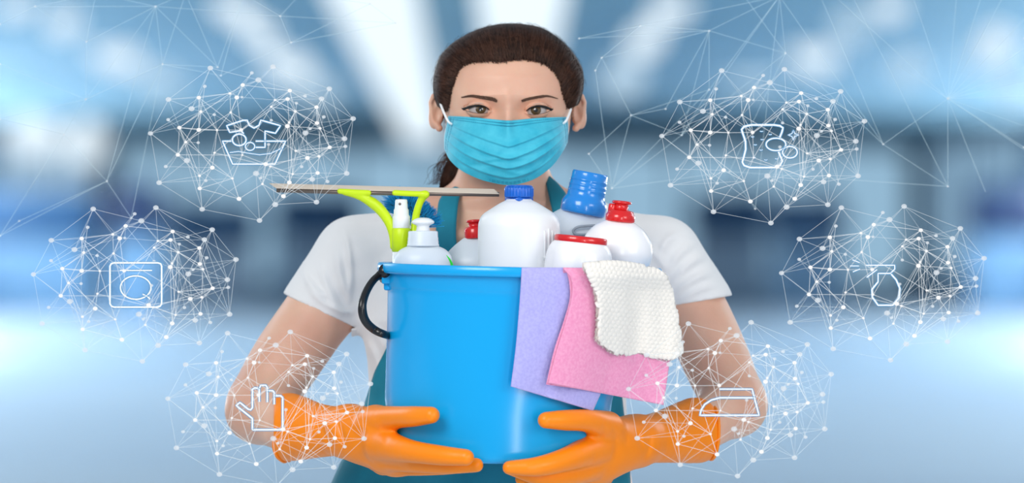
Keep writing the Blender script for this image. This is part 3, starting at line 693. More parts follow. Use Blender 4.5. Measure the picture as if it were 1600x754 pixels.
# ------------------------------------------------------------------ rubber gloves
WR = {'L': [(500, 650, 530, 705, .005, 6), (528, 640, 545, 690, .004, 5), (470, 640, 520, 655, .002, 4), (545, 655, 590, 665, -.002, 5), (600, 640, 612, 690, .0025, 5), (590, 715, 650, 722, .0025, 4), (560, 700, 600, 725, .002, 5), (575, 650, 580, 700, -.0015, 6), (640, 718, 700, 724, .001, 3)],
      'R': [(1012, 660, 1000, 715, .004, 6), (985, 660, 1000, 700, .003, 4), (965, 655, 975, 690, .0028, 4), (950, 655, 958, 685, .0026, 4), (935, 690, 900, 725, .002, 6), (1040, 700, 990, 722, .003, 5), (1050, 650, 1090, 665, .002, 5), (960, 700, 900, 745, -.002, 7), (940, 650, 930, 680, .0022, 4)]}
def glove(side):
    if side == 'L':
        G = Sdf(W(415, 760, -.46), W(775, 605, -.04), .0019)
        arm = px2([(452, 667, -.100), (495, 672, -.150), (548, 674, -.205)]); G.chain(*fine(arm, [.053, .042, .035]), .015)
        G.cap(arm[2], W(592, 668, -.25), .035, .033, .02); G.cap(arm[2], W(600, 700, -.262), .035, .032, .02); G.cap(W(575, 692, -.22), W(618, 717, -.25), .031, .027, .02)
        G.chain(*fine(px2([(585, 660, -.262), (618, 652, -.322), (648, 650, -.372), (674, 648, -.398)]), [.026, .0175, .0155, .0128]), .012)
        G.chain(*fine(px2([(595, 694, -.285), (640, 704, -.362), (690, 711, -.405), (728, 714, -.425)]), [.026, .0175, .0150, .0125]), .010)
        G.chain(*fine(px2([(600, 712, -.262), (650, 722, -.335), (700, 726, -.378), (744, 726, -.395)]), [.024, .0155, .0135, .0110]), .007)
        G.chain(*fine(px2([(600, 720, -.225), (650, 728, -.262), (700, 728, -.285), (735, 726, -.295)]), [.022, .0145, .0125, .010]), .006)
        G.chain(*fine(px2([(590, 716, -.200), (635, 724, -.225), (675, 724, -.235), (700, 722, -.24)]), [.020, .013, .011, .009]), .006)
        inner = px2([(430, 664, -.075), (470, 669, -.12), (505, 672, -.16)]); rr = [.050, .041, .032]; rim = (W(452, 667, -.100), arm[0] - arm[1])
        folds_ = [((512, 655, -.19), (530, 700, -.20), .004), ((535, 650, -.215), (545, 700, -.22), .0025)]
        ap0 = W(456, 667, -.108)
    else:
        G = Sdf(W(770, 770, -.46), W(1130, 605, -.04), .0019)
        arm = px2([(1086, 672, -.100), (1040, 681, -.155), (992, 689, -.21)]); G.chain(*fine(arm, [.051, .041, .034]), .015)
        G.cap(arm[2], W(952, 684, -.262), .034, .034, .02); G.cap(arm[2], W(942, 712, -.265), .034, .034, .02); G.cap(W(960, 705, -.24), W(925, 735, -.26), .03, .026, .02)
        G.chain(*fine(px2([(948, 668, -.290), (918, 657, -.352), (882, 656, -.392), (853, 656, -.412)]), [.026, .0175, .0155, .0125]), .012)
        G.chain(*fine(px2([(930, 700, -.300), (888, 716, -.375), (842, 728, -.412), (796, 730, -.418)]), [.027, .0185, .0150, .0105]), .010)
        G.chain(*fine(px2([(932, 724, -.275), (890, 741, -.345), (845, 744, -.380), (795, 731, -.385)]), [.025, .0165, .0135, .0095]), .007)
        G.chain(*fine(px2([(935, 738, -.245), (892, 755, -.295), (850, 758, -.325), (815, 748, -.33)]), [.022, .0145, .0125, .010]), .006)
        G.chain(*fine(px2([(940, 740, -.215), (905, 762, -.245), (870, 766, -.26), (845, 758, -.265)]), [.020, .013, .011, .009]), .006)
        inner = px2([(1110, 668, -.075), (1070, 675, -.12), (1035, 682, -.16)]); rr = [.048, .040, .032]
        folds_ = [((1010, 668, -.22), (1000, 712, -.22), .003), ((978, 664, -.265), (990, 690, -.26), .0025), ((960, 662, -.3), (968, 684, -.3), .002)]
        ap0 = W(1082, 672, -.108)
    n = (arm[0] - arm[1]); n /= np.linalg.norm(n)
    if side == 'L': n = np.array([-.90, .30, -.12]); n /= np.linalg.norm(n); ap0 = W(440, 667, -.085)
    else: n = np.array([.92, .30, .0]); n /= np.linalg.norm(n); ap0 = W(1106, 672, -.085)
    G.cut(lambda X, Y, Z: pl(X, Y, Z, ap0, n))
    G.chain(inner, rr, .004, op='s')
    v, q = G.mesh()
    x, z = v[:, 0] * 1000 + 800, 377 - (v[:, 2] - CAMZ) * 1000; dd = np.zeros(len(v))
    for ax, az, bx, bz, am, wd in WR[side]:
        L = math.hypot(bx - ax, bz - az); ux, uz = (bx - ax) / L, (bz - az) / L; t = (x - ax) * ux + (z - az) * uz; m_ = -(x - ax) * uz + (z - az) * ux + 2.5 * np.sin(t / L * 3.1)
        dd += am * np.exp(-(m_ / wd) ** 2) * np.clip(np.minimum(t, L - t) / (L * .3), 0, 1)
    v = v + np.array([0, 1, 0]) * dd[:, None]; mb = MB(); mb.add(v, q); o = mb.build('rubber_glove', M['glove'], person)
    m = o.modifiers.new('sm', 'SMOOTH'); m.iterations = 9; m.factor = .5
    sd = (v - ap0) @ n; e = v[(np.abs(sd) < .0026)]; c = e.mean(0); u1 = np.cross(n, [0, 0, 1]); u1 /= np.linalg.norm(u1); u2 = np.cross(n, u1)
    an = np.arctan2((e - c) @ u2, (e - c) @ u1); rd = np.linalg.norm(e - c, axis=1); ring = []
    for k in range(48):
        a_ = -np.pi + (k + .5) * 2 * np.pi / 48; near = np.abs((an - a_ + np.pi) % (2 * np.pi) - np.pi) < .12
        if near.any(): ring.append(np.percentile(rd[near], 92))
        else: ring.append(ring[-1] if ring else .045)
    ring = np.array(ring); ring = np.convolve(np.concatenate([ring[-3:], ring, ring[:3]]), np.ones(7) / 7, 'valid')
    P = [c + (math.cos(-np.pi + (k + .5) * 2 * np.pi / 48) * u1 + math.sin(-np.pi + (k + .5) * 2 * np.pi / 48) * u2) * (ring[k % 48] - .0002) for k in range(49)]
    mb = MB(); mb.add(*tube_geo(P, .0024, 8, cap=False)); mb.build('rolled_cuff_edge', M['glove'], o)
    return o
gl = glove('L'); gr = glove('R')

# ------------------------------------------------------------------ bucket
BY = -.25                                                  # depth of the bucket axis
def bring(t):
    """t 0 (rim) .. 1 (bottom): centre px, centre py, half width px, half depth m, tilt px (front lower)"""
    cx = 812 + (779 - 812) * min(1, t * 1.3) ; cy = 421 + (684 - 421) * t; r = 209 + (172 - 209) * t ** .9
    return cx, cy, r, r * .00080, 3 + 37 * t ** 1.3
def bpt(t, a, dr=0., dz=0.):
    cx, cy, r, d, tl = bring(t); f = (r + dr) / r
    x = cx + (r + dr) * math.sin(a); y = BY - d * f * math.cos(a); roll = (x - cx) * .022 * (1 - t)
    return W(x, cy + tl * math.cos(a) + roll + dz, y)
bucket = empty('bucket', W(779, 684, BY), 'bright blue plastic bucket with black handle held by the woman', 'bucket')
NA = 144
def blathe(prof):
    V = [bpt(t, 2 * math.pi * j / NA, dr, dz) for t, dr, dz in prof for j in range(NA)]; return V, gridq(len(prof), NA, True)
prof = [(0, 0, 10), (0, 4, 9), (0, 9, 9.5), (0, 12, 8), (0, 13.5, 4), (0, 13.5, 0), (0, 13, -5), (0, 11, -7), (0, 4, -7), (0, -3, -6), (0, -5, 0), (.1, -6, 0), (.3, -6, 0), (.6, -6, 0), (.95, -6, 0)]
prof2 = [(0, 0, 10), (.04, 0, 0), (.105, 0, 0), (.115, -1.2, 0), (.125, -2.2, 0)] + [(t, -2.2, 0) for t in np.linspace(.15, .97, 26)] + [(.985, -3.5, 0), (1.0, -8, 0), (1.0, -30, -1), (1.0, -100, -2)]
mb = MB(); V, Q = blathe(prof2); mb.add(V, Q); V, Q = blathe([(.98, -8, 0), (.98, -60, 0), (.98, -150, 0)]); mb.add(V, Q[:, ::-1])
V = [bpt(1.0, 2 * math.pi * j / NA, -100, -2) for j in range(NA)]; V.append(np.mean(V, 0)); j = np.arange(NA); mb.add(V, None, np.stack([j, (j + 1) % NA, np.full(NA, NA)], -1))
mb.build('bucket_body', M['bucket'], bucket)
mb = MB(); V, Q = blathe(prof); mb.add(V, Q[:, ::-1]); rim = mb.build('rim', M['bucket'], bucket)
mb = MB(); boxgeo(mb, W(611, 433, BY - .015), (.014, .022, .010)); boxgeo(mb, W(606, 441, BY - .015), (.006, .014, .012)); bevel(mb.build('handle_lug', M['bucket'], bucket, smooth=False), .003)
mb = MB(); hp = spline([(600, 426, -.275), (585, 436, -.29), (572, 456, -.305), (566, 478, -.315), (570, 499, -.31), (584, 514, -.30), (604, 523, -.285), (640, 532, -.10)], 48)
rad = np.interp(np.linspace(0, 1, 48), [0, .04, .1, .5, .9, 1], [.0065, .0078, .0055, .0072, .0060, .004])
mb.add(*tube_geo(px2(hp[:, :3]), rad, 14, flat=.8)); 
mb.add(*tube_geo(px2([(601, 421, -.30), (601, 434, -.25)]), .009, 16)); mb.build('handle', M['black'], bucket)

def bsurf(px, py, off=.004):
    """front surface of the bucket below pixel (px, py), moved outwards by off"""
    t = np.clip((py - 430) / 280., 0, 1); cx, cy, r, d, tl = bring(t); r += 14 * max(0, 1 - t * 14)
    q = abs(px - cx) / (r + 6); f = math.sqrt(1 - q * q) if q < .8 else .6 * math.exp(-2.22 * (q - .8)); return BY - (d + .0035 + off) * f

# ------------------------------------------------------------------ cloths over the rim
def cloth(name, L, Rr, off, mat, label, cat='cloth', nu=70, nv=110, wave=None, thick=.0022, parent=None, kind=None, group=None, over=True):
    """L / Rr: left and right edge polylines in photo pixels from the rim downwards"""
    Lc, Rc = spline(L, nv), spline(Rr, nv); V = []
    if over:                                                   # the tail folded over the rim into the bucket
        for k in range(12):
            a = k / 12; f = math.sin(a * math.pi / 2)
            for u in np.linspace(0, 1, nu):
                p = Lc[0] * (1 - u) + Rc[0] * u; y = bsurf(*p, off)
                V.append(W(p[0], p[1] + 40 * (1 - a) ** 2 - 2 * math.sin(a * 3.14), y + .030 * (1 - f)))
    for i in range(nv):
        for u in np.linspace(0, 1, nu):
            p = Lc[i] * (1 - u) + Rc[i] * u; v = i / (nv - 1); y = bsurf(p[0], p[1], off) - .002 * min(1, v * 8)
            if wave: y -= wave(u, v)
            V.append(W(p[0], p[1], y))
    mb = MB(); mb.add(V, gridq(nv + (12 if over else 0), nu)[:, ::-1]); o = mb.build(name, mat, parent)
    m = o.modifiers.new('s', 'SOLIDIFY'); m.thickness = thick; m.offset = 1
    if label: tag(o, label, cat, group, kind)
    return o
wl = lambda u, v: .004 * v * math.sin(u * 7 + v * 2) + .003 * v * math.exp(-((u - .35 - .2 * v) / .06) ** 2)
lav = empty('cleaning_cloth', W(850, 640, -.38), 'folded lavender cloth hanging over the bucket rim, leftmost of the cloths', 'cloth')
cloth('upper_layer', [(815, 420), (812, 470), (806, 540), (798, 603)], [(925, 420), (945, 500), (948, 560), (942, 600), (925, 641)], .006, M['lavender'], None, wave=lambda u, v: wl(u, v) - .0, parent=lav)
lo_ = cloth('lower_layer', [(817, 422), (815, 480), (812, 560), (811, 606)], [(927, 420), (946, 500), (946, 560), (936, 610), (915, 637)], .002, M['lavender'], None, wave=lambda u, v: wl(u, v) - .002, parent=lav)
wp = lambda u, v: .004 * v + .0035 * v * math.sin(u * 6.5 + 1) + .0045 * v * math.exp(-((u - .6) / .1) ** 2)
pk = empty('cleaning_cloth', W(950, 630, -.40), 'folded pink cloth hanging over the bucket rim between the lavender cloth and the cream towel', 'cloth')
cloth('upper_layer', [(880, 420), (892, 436), (893, 462), (884, 500), (870, 545), (856, 598)], [(1000, 422), (1030, 450), (1050, 500), (1046, 560), (1036, 632)], .016, M['pink'], None, wave=wp, parent=pk)
cloth('lower_layer', [(884, 421), (889, 440), (890, 466), (881, 500), (866, 545), (853, 600)], [(998, 423), (1028, 450), (1048, 500), (1044, 560), (1030, 624)], .012, M['pink'], None, wave=wp, parent=pk)
# terry towel with a knobbly waffle surface
TL = spline([(912, 416), (924, 436), (933, 470), (934, 500), (932, 530)], 170); TR = spline([(1006, 419), (1038, 430), (1049, 462), (1058, 505), (1064, 548)], 170)
V = []; NUt = 170
for k in range(170 + 16):
    for u in np.linspace(0, 1, NUt):
        i = max(0, k - 16); p = TL[i] * (1 - u) + TR[i] * u; v = i / 169
        p = p + [0, (20 * math.sin(u * 2.9) - 4 * u + 6 * math.sin(u * 9)) * v ** 2 + (-5 * math.sin(u * 3.1)) * (1 - v)]
        y = bsurf(p[0], p[1], .034) - .006 * v * math.sin(u * 8.5 + .8) - .003 * math.sin(u * 19 + v * 3) * v
        X1, Z1 = p[0] + .12 * p[1], p[1] - .1 * p[0]; row_ = math.floor(Z1 / 6.4)
        bmp = (abs(math.sin(X1 * math.pi / 7.2 + (row_ % 2) * 1.57)) * abs(math.sin(Z1 * math.pi / 6.4))) ** .6
        y -= .0036 * bmp
        if k < 16: a = k / 16; y += .05 * (1 - math.sin(a * 1.57)); p = p + [0, 34 * (1 - a) ** 2 - 2 * math.sin(a * 3.1)]
        V.append(W(p[0], p[1], y))
V = np.array(V); mb = MB(); mb.add(V, gridq(186, NUt)[:, ::-1])
towel = empty('towel', W(990, 560, -.42), 'cream waffle terry towel hanging over the bucket rim on top of the pink cloth', 'towel')
o = mb.build('towel_cloth', M['terry'], towel); m = o.modifiers.new('s', 'SOLIDIFY'); m.thickness = .006; m.offset = 1
rng = np.random.default_rng(2); S = []
G_ = V.reshape(186, NUt, 3); edge = [G_[-1, j] for j in range(NUt)] + [G_[i, 0] for i in range(16, 186)] + [G_[i, -1] for i in range(16, 186)]
for q in range(3400):
    a = edge[rng.integers(len(edge))] + rng.normal(0, .0012, 3) + [0, rng.uniform(-.001, .005), 0]; d = rng.normal(0, 1, 3); d /= np.linalg.norm(d)
    S.append([a, a + d * .0018, a + d * .003 + [0, 0, -.0006]])
for q in range(14000):
    i = rng.integers(16, 185); j = rng.integers(0, NUt); a = G_[i, j]; d = rng.normal(0, 1, 3) + [0, -1.2, 0]; d /= np.linalg.norm(d); S.append([a, a + d * .0014, a + d * .0024])
mb = MB(); tubemany(mb, np.array(S), .00045, .0002); tag(mb.build('pile', M['terry'], towel), kind='stuff')

# ------------------------------------------------------------------ bottles
def lathe(mb, prof, n=48, sx=1., sy=1., ridge=None, rot=None, org=(0, 0, 0), cap=True):
    """prof: (r px, z px up) about the local axis"""
    prof = np.array(prof, float) * .001; V = []
    for r, z in prof:
        for j in range(n):
            a = j * 2 * math.pi / n; rr = r * (1 + (ridge(a, z * 1000) if ridge else 0)); V.append((rr * math.cos(a) * sx, rr * math.sin(a) * sy, z))
    V = np.array(V)
    T = None
    if cap:
        c = [(0, 0, prof[0][1]), (0, 0, prof[-1][1])]; m = len(prof) * n; V = np.concatenate([V, c]); j = np.arange(n); j2 = (j + 1) % n
        T = np.concatenate([np.stack([j2, j, np.full(n, m)], -1), np.stack([m - n + j, m - n + j2, np.full(n, m + 1)], -1)])
    if rot is not None: V = V @ np.array(rot.to_3x3()).T
    mb.add(V + np.asarray(org), gridq(len(prof), n, True), T)
def sm(P, n=40): return spline(P, n)
def bottle(name, base, label, cat='bottle'):
    return empty(name, base, label, cat)
FL = lambda px, py, Y: W(px, py, Y)
# large white jug with blue ribbed cap
o0 = W(811, 640, -.275); b1 = bottle('plastic_jug', o0, 'large white plastic bottle with ribbed dark blue screw cap standing in the bucket', 'bottle')
mb = MB(); lathe(mb, np.concatenate([[(50, 4), (58, 0)], sm([(61, 8), (62, 150), (62.5, 230), (62.5, 270), (61, 286), (55, 297), (42, 306), (29, 314), (21, 318), (19, 320)], 50)]), 64, 1, .85, ridge=lambda a, z: 0, org=o0); body1 = mb.build('jug_body', M['hdpe'], b1)
mb = MB()
for k in range(6):
    a = R(-52 + k * 7.2); c, s2 = math.cos(a) * .0625, math.sin(a) * .0625 * .85; h0 = .228 - 0 * k; h1 = .275 - abs(k - 1) * .003
    mb.add(*tube_geo([o0 + [c, s2, h0], o0 + [c * 1.012, s2 * 1.012, h0 + .004], o0 + [c * 1.012, s2 * 1.012, h1 - .004], o0 + [c, s2, h1]], .0017, 8))
mb.build('grip_rib', M['hdpe'], b1)
rib = lambda n, am: (lambda a, z: am * (1 if math.cos(a * n) > 0 else -1))
def cap_rib(mb, prof, n, am, **k): lathe(mb, prof, n * 4, ridge=lambda a, z: am * math.copysign(min(1, abs(math.cos(a * n)) * 1.6), math.cos(a * n)), **k)
mb = MB(); cap_rib(mb, [(21, 317), (21.5, 319), (21.5, 323)], 1, 0, org=o0); cap_rib(mb, [(20.5, 323), (21.5, 325), (21.5, 336), (20.5, 339)], 26, .035, org=o0); lathe(mb, [(20.5, 339), (19, 341), (12, 341.6)], 48, org=o0); mb.build('screw_cap', M['blue_cap'], b1)
# detergent bottle with tilted blue cap
ti = Matrix.Rotation(R(11), 3, 'Y'); o0 = W(866, 560, -.175); b2 = bottle('detergent_bottle', o0, 'translucent white detergent bottle with tall bright blue measuring cap, leaning right', 'bottle')
mb = MB(); lathe(mb, np.concatenate([[(48, 2)], sm([(58, 6), (61, 60), (63, 150), (63, 178), (60, 196), (50, 212), (40, 222), (33, 228), (30, 232)], 50)]), 64, 1.05, .6, rot=ti, org=o0); mb.build('bottle_body', M['hdpe_clear'], b2)
mb = MB(); hs = spline([(930, 352, 0), (905, 354, 0), (896, 360, 0), (902, 366, 0), (930, 366, 0)], 40); mb.add(*tube_geo([W(x, y, -.216 + .0002 * abs(x - 905)) for x, y, _ in hs], .002, 8))
mb.add(*tube_geo([W(904 + 6 * math.cos(a), 377 + 3.5 * math.sin(a), -.2215) for a in np.linspace(.5, 4.5, 20)], .002, 8)); mb.build('volume_mark', pbr('mark_grey', srgb(150, 160, 172), .5), b2)
mb = MB(); lathe(mb, [(33, 226), (35, 229), (35, 243), (33, 247), (31.5, 250), (29.5, 252), (29, 262), (29.4, 263), (28.6, 264), (28.8, 269), (29.2, 270), (28.2, 271), (28.2, 277), (28.8, 278), (27.8, 279), (27.6, 288), (26.5, 291), (23.5, 291), (22.5, 286), (22, 284)], 56, rot=ti, org=o0); mb.build('measuring_cap', M['sky_cap'], b2)
# jar with red lid
tj = Matrix.Rotation(R(6), 3, 'Y'); o0 = W(888, 560, -.335); b3 = bottle('jar', o0, 'short ridged white jar with a flat red lid in the bucket behind the pink cloth', 'jar')
mb = MB(); lathe(mb, np.concatenate([[(40, 0)], sm([(46, 6), (50, 60), (51, 130), (50, 155), (47, 166), (43, 173), (40, 176)], 50)]), 96, 1, .85, ridge=lambda a, z: .035 * (abs(math.sin(a * 5)) ** .5 - .6) * min(1, max(0, (176 - z) / 30)), rot=tj, org=o0); mb.build('jar_body', M['hdpe_gloss'], b3)
mb = MB(); lathe(mb, [(38, 175), (40, 176), (40.5, 180), (40, 184), (38.5, 185.5), (30, 186)], 64, 1, .85, rot=tj, org=o0); mb.build('lid', M['red_cap'], b3)
# round dish soap bottle with red push cap
tk = Matrix.Rotation(R(6), 3, 'Y'); o0 = W(946, 560, -.26); b4 = bottle('dish_soap_bottle', o0, 'glossy rounded white squeeze bottle with red push-pull cap at the right of the bucket', 'bottle')
mb = MB(); lathe(mb, np.concatenate([[(30, 0)], sm([(36, 6), (38, 60), (41, 100), (47, 130), (53, 152), (54.5, 166), (50, 184), (39, 199), (26, 208), (20, 211)], 60)]), 64, 1, .7, rot=tk, org=o0); mb.build('bottle_body', M['hdpe_gloss'], b4)
mb = MB(); lathe(mb, [(21, 209), (22.5, 211), (22.5, 219), (21, 221), (20, 223), (19, 226), (15, 227), (11, 228), (10.5, 233), (10.5, 236), (14.5, 237), (15, 239), (14, 241), (6, 241.5)], 48, rot=tk, org=o0); cp = mb.build('push_cap', M['red_cap'], b4)
mb = MB(); lathe(mb, [(5, 224), (6, 226), (6, 235), (5, 237), (1, 237.5)], 24, rot=tk, org=o0 + [-.014, -.002, -.0]); mb.build('cap_tab', M['red_cap'], b4)
# bottle behind, red cap half hidden
tm = Matrix.Rotation(R(-4), 3, 'Y'); o0 = W(757, 608, -.19); b5 = bottle('squeeze_bottle', o0, 'white bottle with a red cap mostly hidden behind the large blue-capped bottle', 'bottle')
mb = MB(); lathe(mb, np.concatenate([[(44, 0)], sm([(52, 6), (54, 100), (54, 176), (54, 196), (46, 209), (32, 222), (18, 232), (14, 234)], 50)]), 64, 1, .6, rot=tm, org=o0); mb.build('bottle_body', M['hdpe_clear'], b5)
mb = MB(); lathe(mb, [(15, 232), (16, 234), (16, 246), (14, 249), (9, 250), (9, 256), (12, 257), (12, 260), (4, 261)], 40, rot=tm, org=o0 + [.002, 0, 0]); mb.build('push_cap', M['red_cap'], b5)
# translucent pump bottle
o0 = W(661, 580, -.262); b6 = bottle('soap_bottle', o0, 'frosted white soap bottle with push-pull cap and green stripe, left front in the bucket', 'bottle')
mb = MB(); lathe(mb, np.concatenate([[(20, 60)], sm([(26, 64), (30, 100), (36, 130), (43, 148), (45, 164), (42.5, 176), (35, 185), (25, 190), (22, 191)], 50)]), 64, 1, .75, org=o0); mb.build('bottle_body', M['hdpe_clear'], b6)
mb = MB(); lathe(mb, [(22, 190), (24.5, 190.5), (24.5, 193), (23.6, 194), (23.8, 198), (23.2, 199), (23.4, 203), (22.8, 204), (22.6, 212), (21.5, 213.5), (10, 214)], 48, org=o0); mb.build('collar', M['hdpe_clear'], b6)
mb = MB(); lathe(mb, [(10, 213), (10.5, 214), (9.5, 221), (11, 222.5), (16.5, 225), (17.2, 227), (16.5, 229), (13, 231.5), (8, 233.5), (3, 234)], 40, org=o0); mb.build('push_top', M['hdpe'], b6)
mb = MB(); mb.add(*tube_geo([W(x, y, z - .0) for x, y, z in spline([(697, 399, -.278), (702, 405, -.276), (706, 414, -.272), (708, 430, -.27)], 14)], [.0012 + .0016 * i / 13 for i in range(14)], 10)); mb.build('green_stripe', M['green'], b6)
# spray squeegee
sq = empty('window_squeegee', W(627, 560, -.225), 'lime green window squeegee with wide beige blade and white sprayer in the bucket', 'squeegee')
SY = -.225
mb = MB(); a, b = np.array([424., 291.]), np.array([776., 300.]); V = []
for t in (0, 1):
    p = a * (1 - t) + b * t; sh = 0
    for dx, dz, dy in ((-4 if t == 0 else -2, -4.5, .002), (2 if t == 0 else 4, 6, -.005), (8 if t == 0 else -4, 7, .0)) if False else ((0, -5, .003), (0, -5, -.001), (4 if t == 0 else -0, 3.2, -.011), (6 if t == 0 else 4, 3.2, -.004)): V.append(W(p[0] + ((-4 if dz < 0 else 8) if t == 0 else (-4 if dz < 0 else 5)), p[1] + dz, SY + dy))
mb.add(V, [[0, 1, 5, 4], [1, 2, 6, 5], [2, 3, 7, 6], [3, 0, 4, 7], [0, 3, 2, 1], [4, 5, 6, 7]]); bevel(mb.build('rubber_blade', M['rubber'], sq, smooth=False), .0008)
mb = MB(); mb.add(*tube_geo([W(432, 297, SY - .006), W(600, 301.5, SY - .006), W(780, 303.5, SY - .006)], .0034, 10)); mb.build('blade_rail', M['steel'], sq)
G = Sdf(W(515, 410, SY - .05), W(685, 285, SY + .04), .0013)
G.chain(px2(spline([(531, 298.5, SY - .010), (555, 300, SY - .010), (576, 301, SY - .010)], 5)), [.0042] * 5, .002)
G.chain(px2(spline([(617, 301, SY - .010), (645, 302.5, SY - .010), (666, 303, SY - .010)], 5)), [.0044] * 5, .002)
G.chain(px2(spline([(540, 301, SY - .008), (565, 307, SY - .006), (590, 323, SY), (607, 345, SY), (614, 366, SY), (615, 385, SY)], 16)), list(np.interp(np.linspace(0, 1, 16), [0, .35, .6, 1], [.004, .0085, .0075, .0055])), .004)
G.chain(px2(spline([(664, 304, SY - .008), (658, 312, SY - .004), (652, 328, SY), (648, 350, SY + .002), (646, 375, SY), (642, 390, SY)], 14)), list(np.interp(np.linspace(0, 1, 14), [0, .3, 1], [.006, .0055, .0062])), .004)
v, q = G.mesh(); mb = MB(); mb.add(v, q); mb.build('yoke', M['lime'], sq)
o0 = W(627, 560, SY - .004)
mb = MB(); lathe(mb, [(12.5, 163), (14.4, 164), (14.4, 197), (13.6, 199), (8, 199.4)], 40, org=o0); mb.build('handle_collar', M['lime'], sq)
mb = MB(); lathe(mb, [(12, 118), (13.4, 120), (13.4, 162), (12, 164)], 32, org=o0); mb.add(*tube_geo([W(628, 440, SY), W(660, 520, SY), W(700, 640, SY)], .010, 12)); mb.build('handle_grip', M['hdpe'], sq)
mb = MB(); lathe(mb, [(13, 199), (13.4, 200), (13.4, 216), (12.6, 218), (11.6, 219.5), (11.3, 227), (10, 229), (9.3, 241), (8.4, 243), (4, 243.3)], 40, org=o0); mb.build('spray_nozzle', M['hdpe'], sq)
mb = MB(); lathe(mb, [(.8, 0), (2, .2), (2, 1.2)], 16, rot=Matrix.Rotation(R(90), 3, 'X'), org=o0 + [-.002, -.0092, .236]); mb.build('nozzle_hole', M['steel'], sq)
# brush behind the sprayer
br = empty('scrub_brush', W(645, 560, -.17), 'scrubbing brush with bright blue and black bristles sticking up behind the squeegee', 'brush')
mb = MB(); mb.add(*tube_geo([W(680, 560, -.17), W(655, 440, -.17), W(645, 345, -.17)], .0045, 10)); mb.build('brush_handle', M['black'], br)
for nm, mt, n, a0, a1 in (('blue_bristles', 'bristle_blue', 2400, 16, 38), ('black_bristles', 'bristle_black', 420, 5, 24)):
    S = []
    for k in range(n):
        t = rng.random(); c0 = (626 + 34 * t + rng.normal(), 326 + 30 * t, -.172 + rng.normal() * .003); an = rng.normal() * (.8 if mt == 'bristle_blue' else .35) + (t - .5) * 1.2 - (0 if rng.random() < .5 else -.0)
        L = rng.uniform(a0, a1); q2 = (c0[0] + math.sin(an) * L, c0[1] - abs(math.cos(an)) * L, c0[2] - (.003 if mt == 'bristle_black' else 0) + rng.normal() * .003)
        mid = ((c0[0] + q2[0]) / 2, (c0[1] + q2[1]) / 2, c0[2]); S.append([W(*c0), W(*mid), W(*q2)])
    mb = MB(); tubemany(mb, np.array(S), .0010, .0004); tag(mb.build(nm, M[mt], br), kind='stuff')

# ------------------------------------------------------------------ glowing network globes
ZO = [(257, 47, 13), (541, 41, 13), (475, 101, 14), (796, 141, 13), (761, 186, 13), (904, 276, 13), (67, 189, 13), (172, 231, 14), (865, 367, 13), (875, 524, 13), (738, 654, 13), (551, 665, 14),
      (480, 737, 13), (220, 686, 13), (25, 566, 13), (719, 551, 13), (464, 524, 14), (151, 466, 14), (688, 341, 14), (-14, 343, 12), (232, 130, 9), (445, 69, 9), (66, 281, 9), (275, 258, 8), (202, 385, 8), (55, 493, 9),
      (237, 557, 8), (485, 545, 8), (533, 284, 8), (647, 206, 8), (686, 174, 9), (771, 268, 9), (709, 322, 8), (869, 402, 9), (788, 561, 9), (671, 494, 8), (521, 393, 8), (400, 179, 7)]
ZB = [(404, 124, 10), (377, 180, 11), (205, 181, 10), (346, 162, 7), (617, 149, 10), (607, 187, 10), (738, 224, 10), (740, 296, 10), (754, 320, 7), (798, 406, 10), (743, 522, 10), (697, 454, 11), (606, 310, 11), (614, 293, 6),
      (642, 243, 7), (533, 222, 6), (550, 192, 6), (349, 248, 6), (214, 244, 7), (117, 317, 10), (205, 327, 11), (287, 328, 6), (146, 382, 7), (110, 440, 10), (266, 498, 11), (208, 535, 7), (209, 592, 10), (357, 547, 6),
      (387, 639, 11), (588, 627, 11), (615, 565, 11), (630, 527, 6), (493, 572, 6), (529, 492, 6), (508, 482, 11), (397, 327, 9), (276, 431, 6), (402, 441, 5), (644, 422, 6), (749, 447, 7)]
rg = random.Random(11)
def off(z): return (240 + z[0] / 2.9 - 395, 90 + z[1] / 2.9 - 222)
NO = []
for z in ZO:
    x, y = off(z); r2 = 1 - (x / 165) ** 2 - (y / 132) ** 2; dep = math.sqrt(max(0, r2)) * .09; NO.append((x, y, dep * (1 if rg.random() < .6 else -1), z[2] / 2.9))
NB = []
for z in ZB:
    x, y = off(z); r2 = 1 - (x / 130) ** 2 - (y / 100) ** 2; dep = math.sqrt(max(0, r2)) * .07; NB.append((x, y, -dep if rg.random() < .75 else dep * .8, z[2] / 2.9))
def pairs(A, B_, k, lo=0, hi=999, extra=0):
    s = set()
    for i, a in enumerate(A):
        ds = sorted((math.hypot(a[0] - b[0], (a[1] - b[1])), j) for j, b in enumerate(B_) if (A is not B_ or j != i)); ds = [d for d in ds if lo < d[0] < hi]
        for d, j in ds[:k]: s.add((min(i, j), max(i, j)) if A is B_ else (i, j))
        for _ in range(extra):
            c = [d for d in ds if 45 < d[0] < 125]
            if c: j = rg.choice(c)[1]; s.add((min(i, j), max(i, j)) if A is B_ else (i, j))
    return s
big = [n for n in NO if n[3] > 4]
PB = pairs(NB, NB, 3, 14, 999, 1); PO = pairs(big, big, 3, 20, 999, 1); PX = pairs(NO, NB, 2, 12, 999, 1)
def wloc(c, n): p = W(c[0] + n[0], c[1] + n[1], c[2] + n[2]); return p
mesh_cache = {}
def node_mesh(r, kind):
    key = (round(r, 1), kind)
    if key not in mesh_cache:
        mb = MB(); ball(mb, (0, 0, 0), (r * .00105, r * .0008, r * .00088), 12, 8)
        me = npmesh('node', np.concatenate(mb.V), [np.concatenate(mb.Q), np.concatenate(mb.T)]); me.materials.append(M['node_bright'] if kind else M['node_soft']); me.shade_smooth(); mesh_cache[key] = me
    return mesh_cache[key]
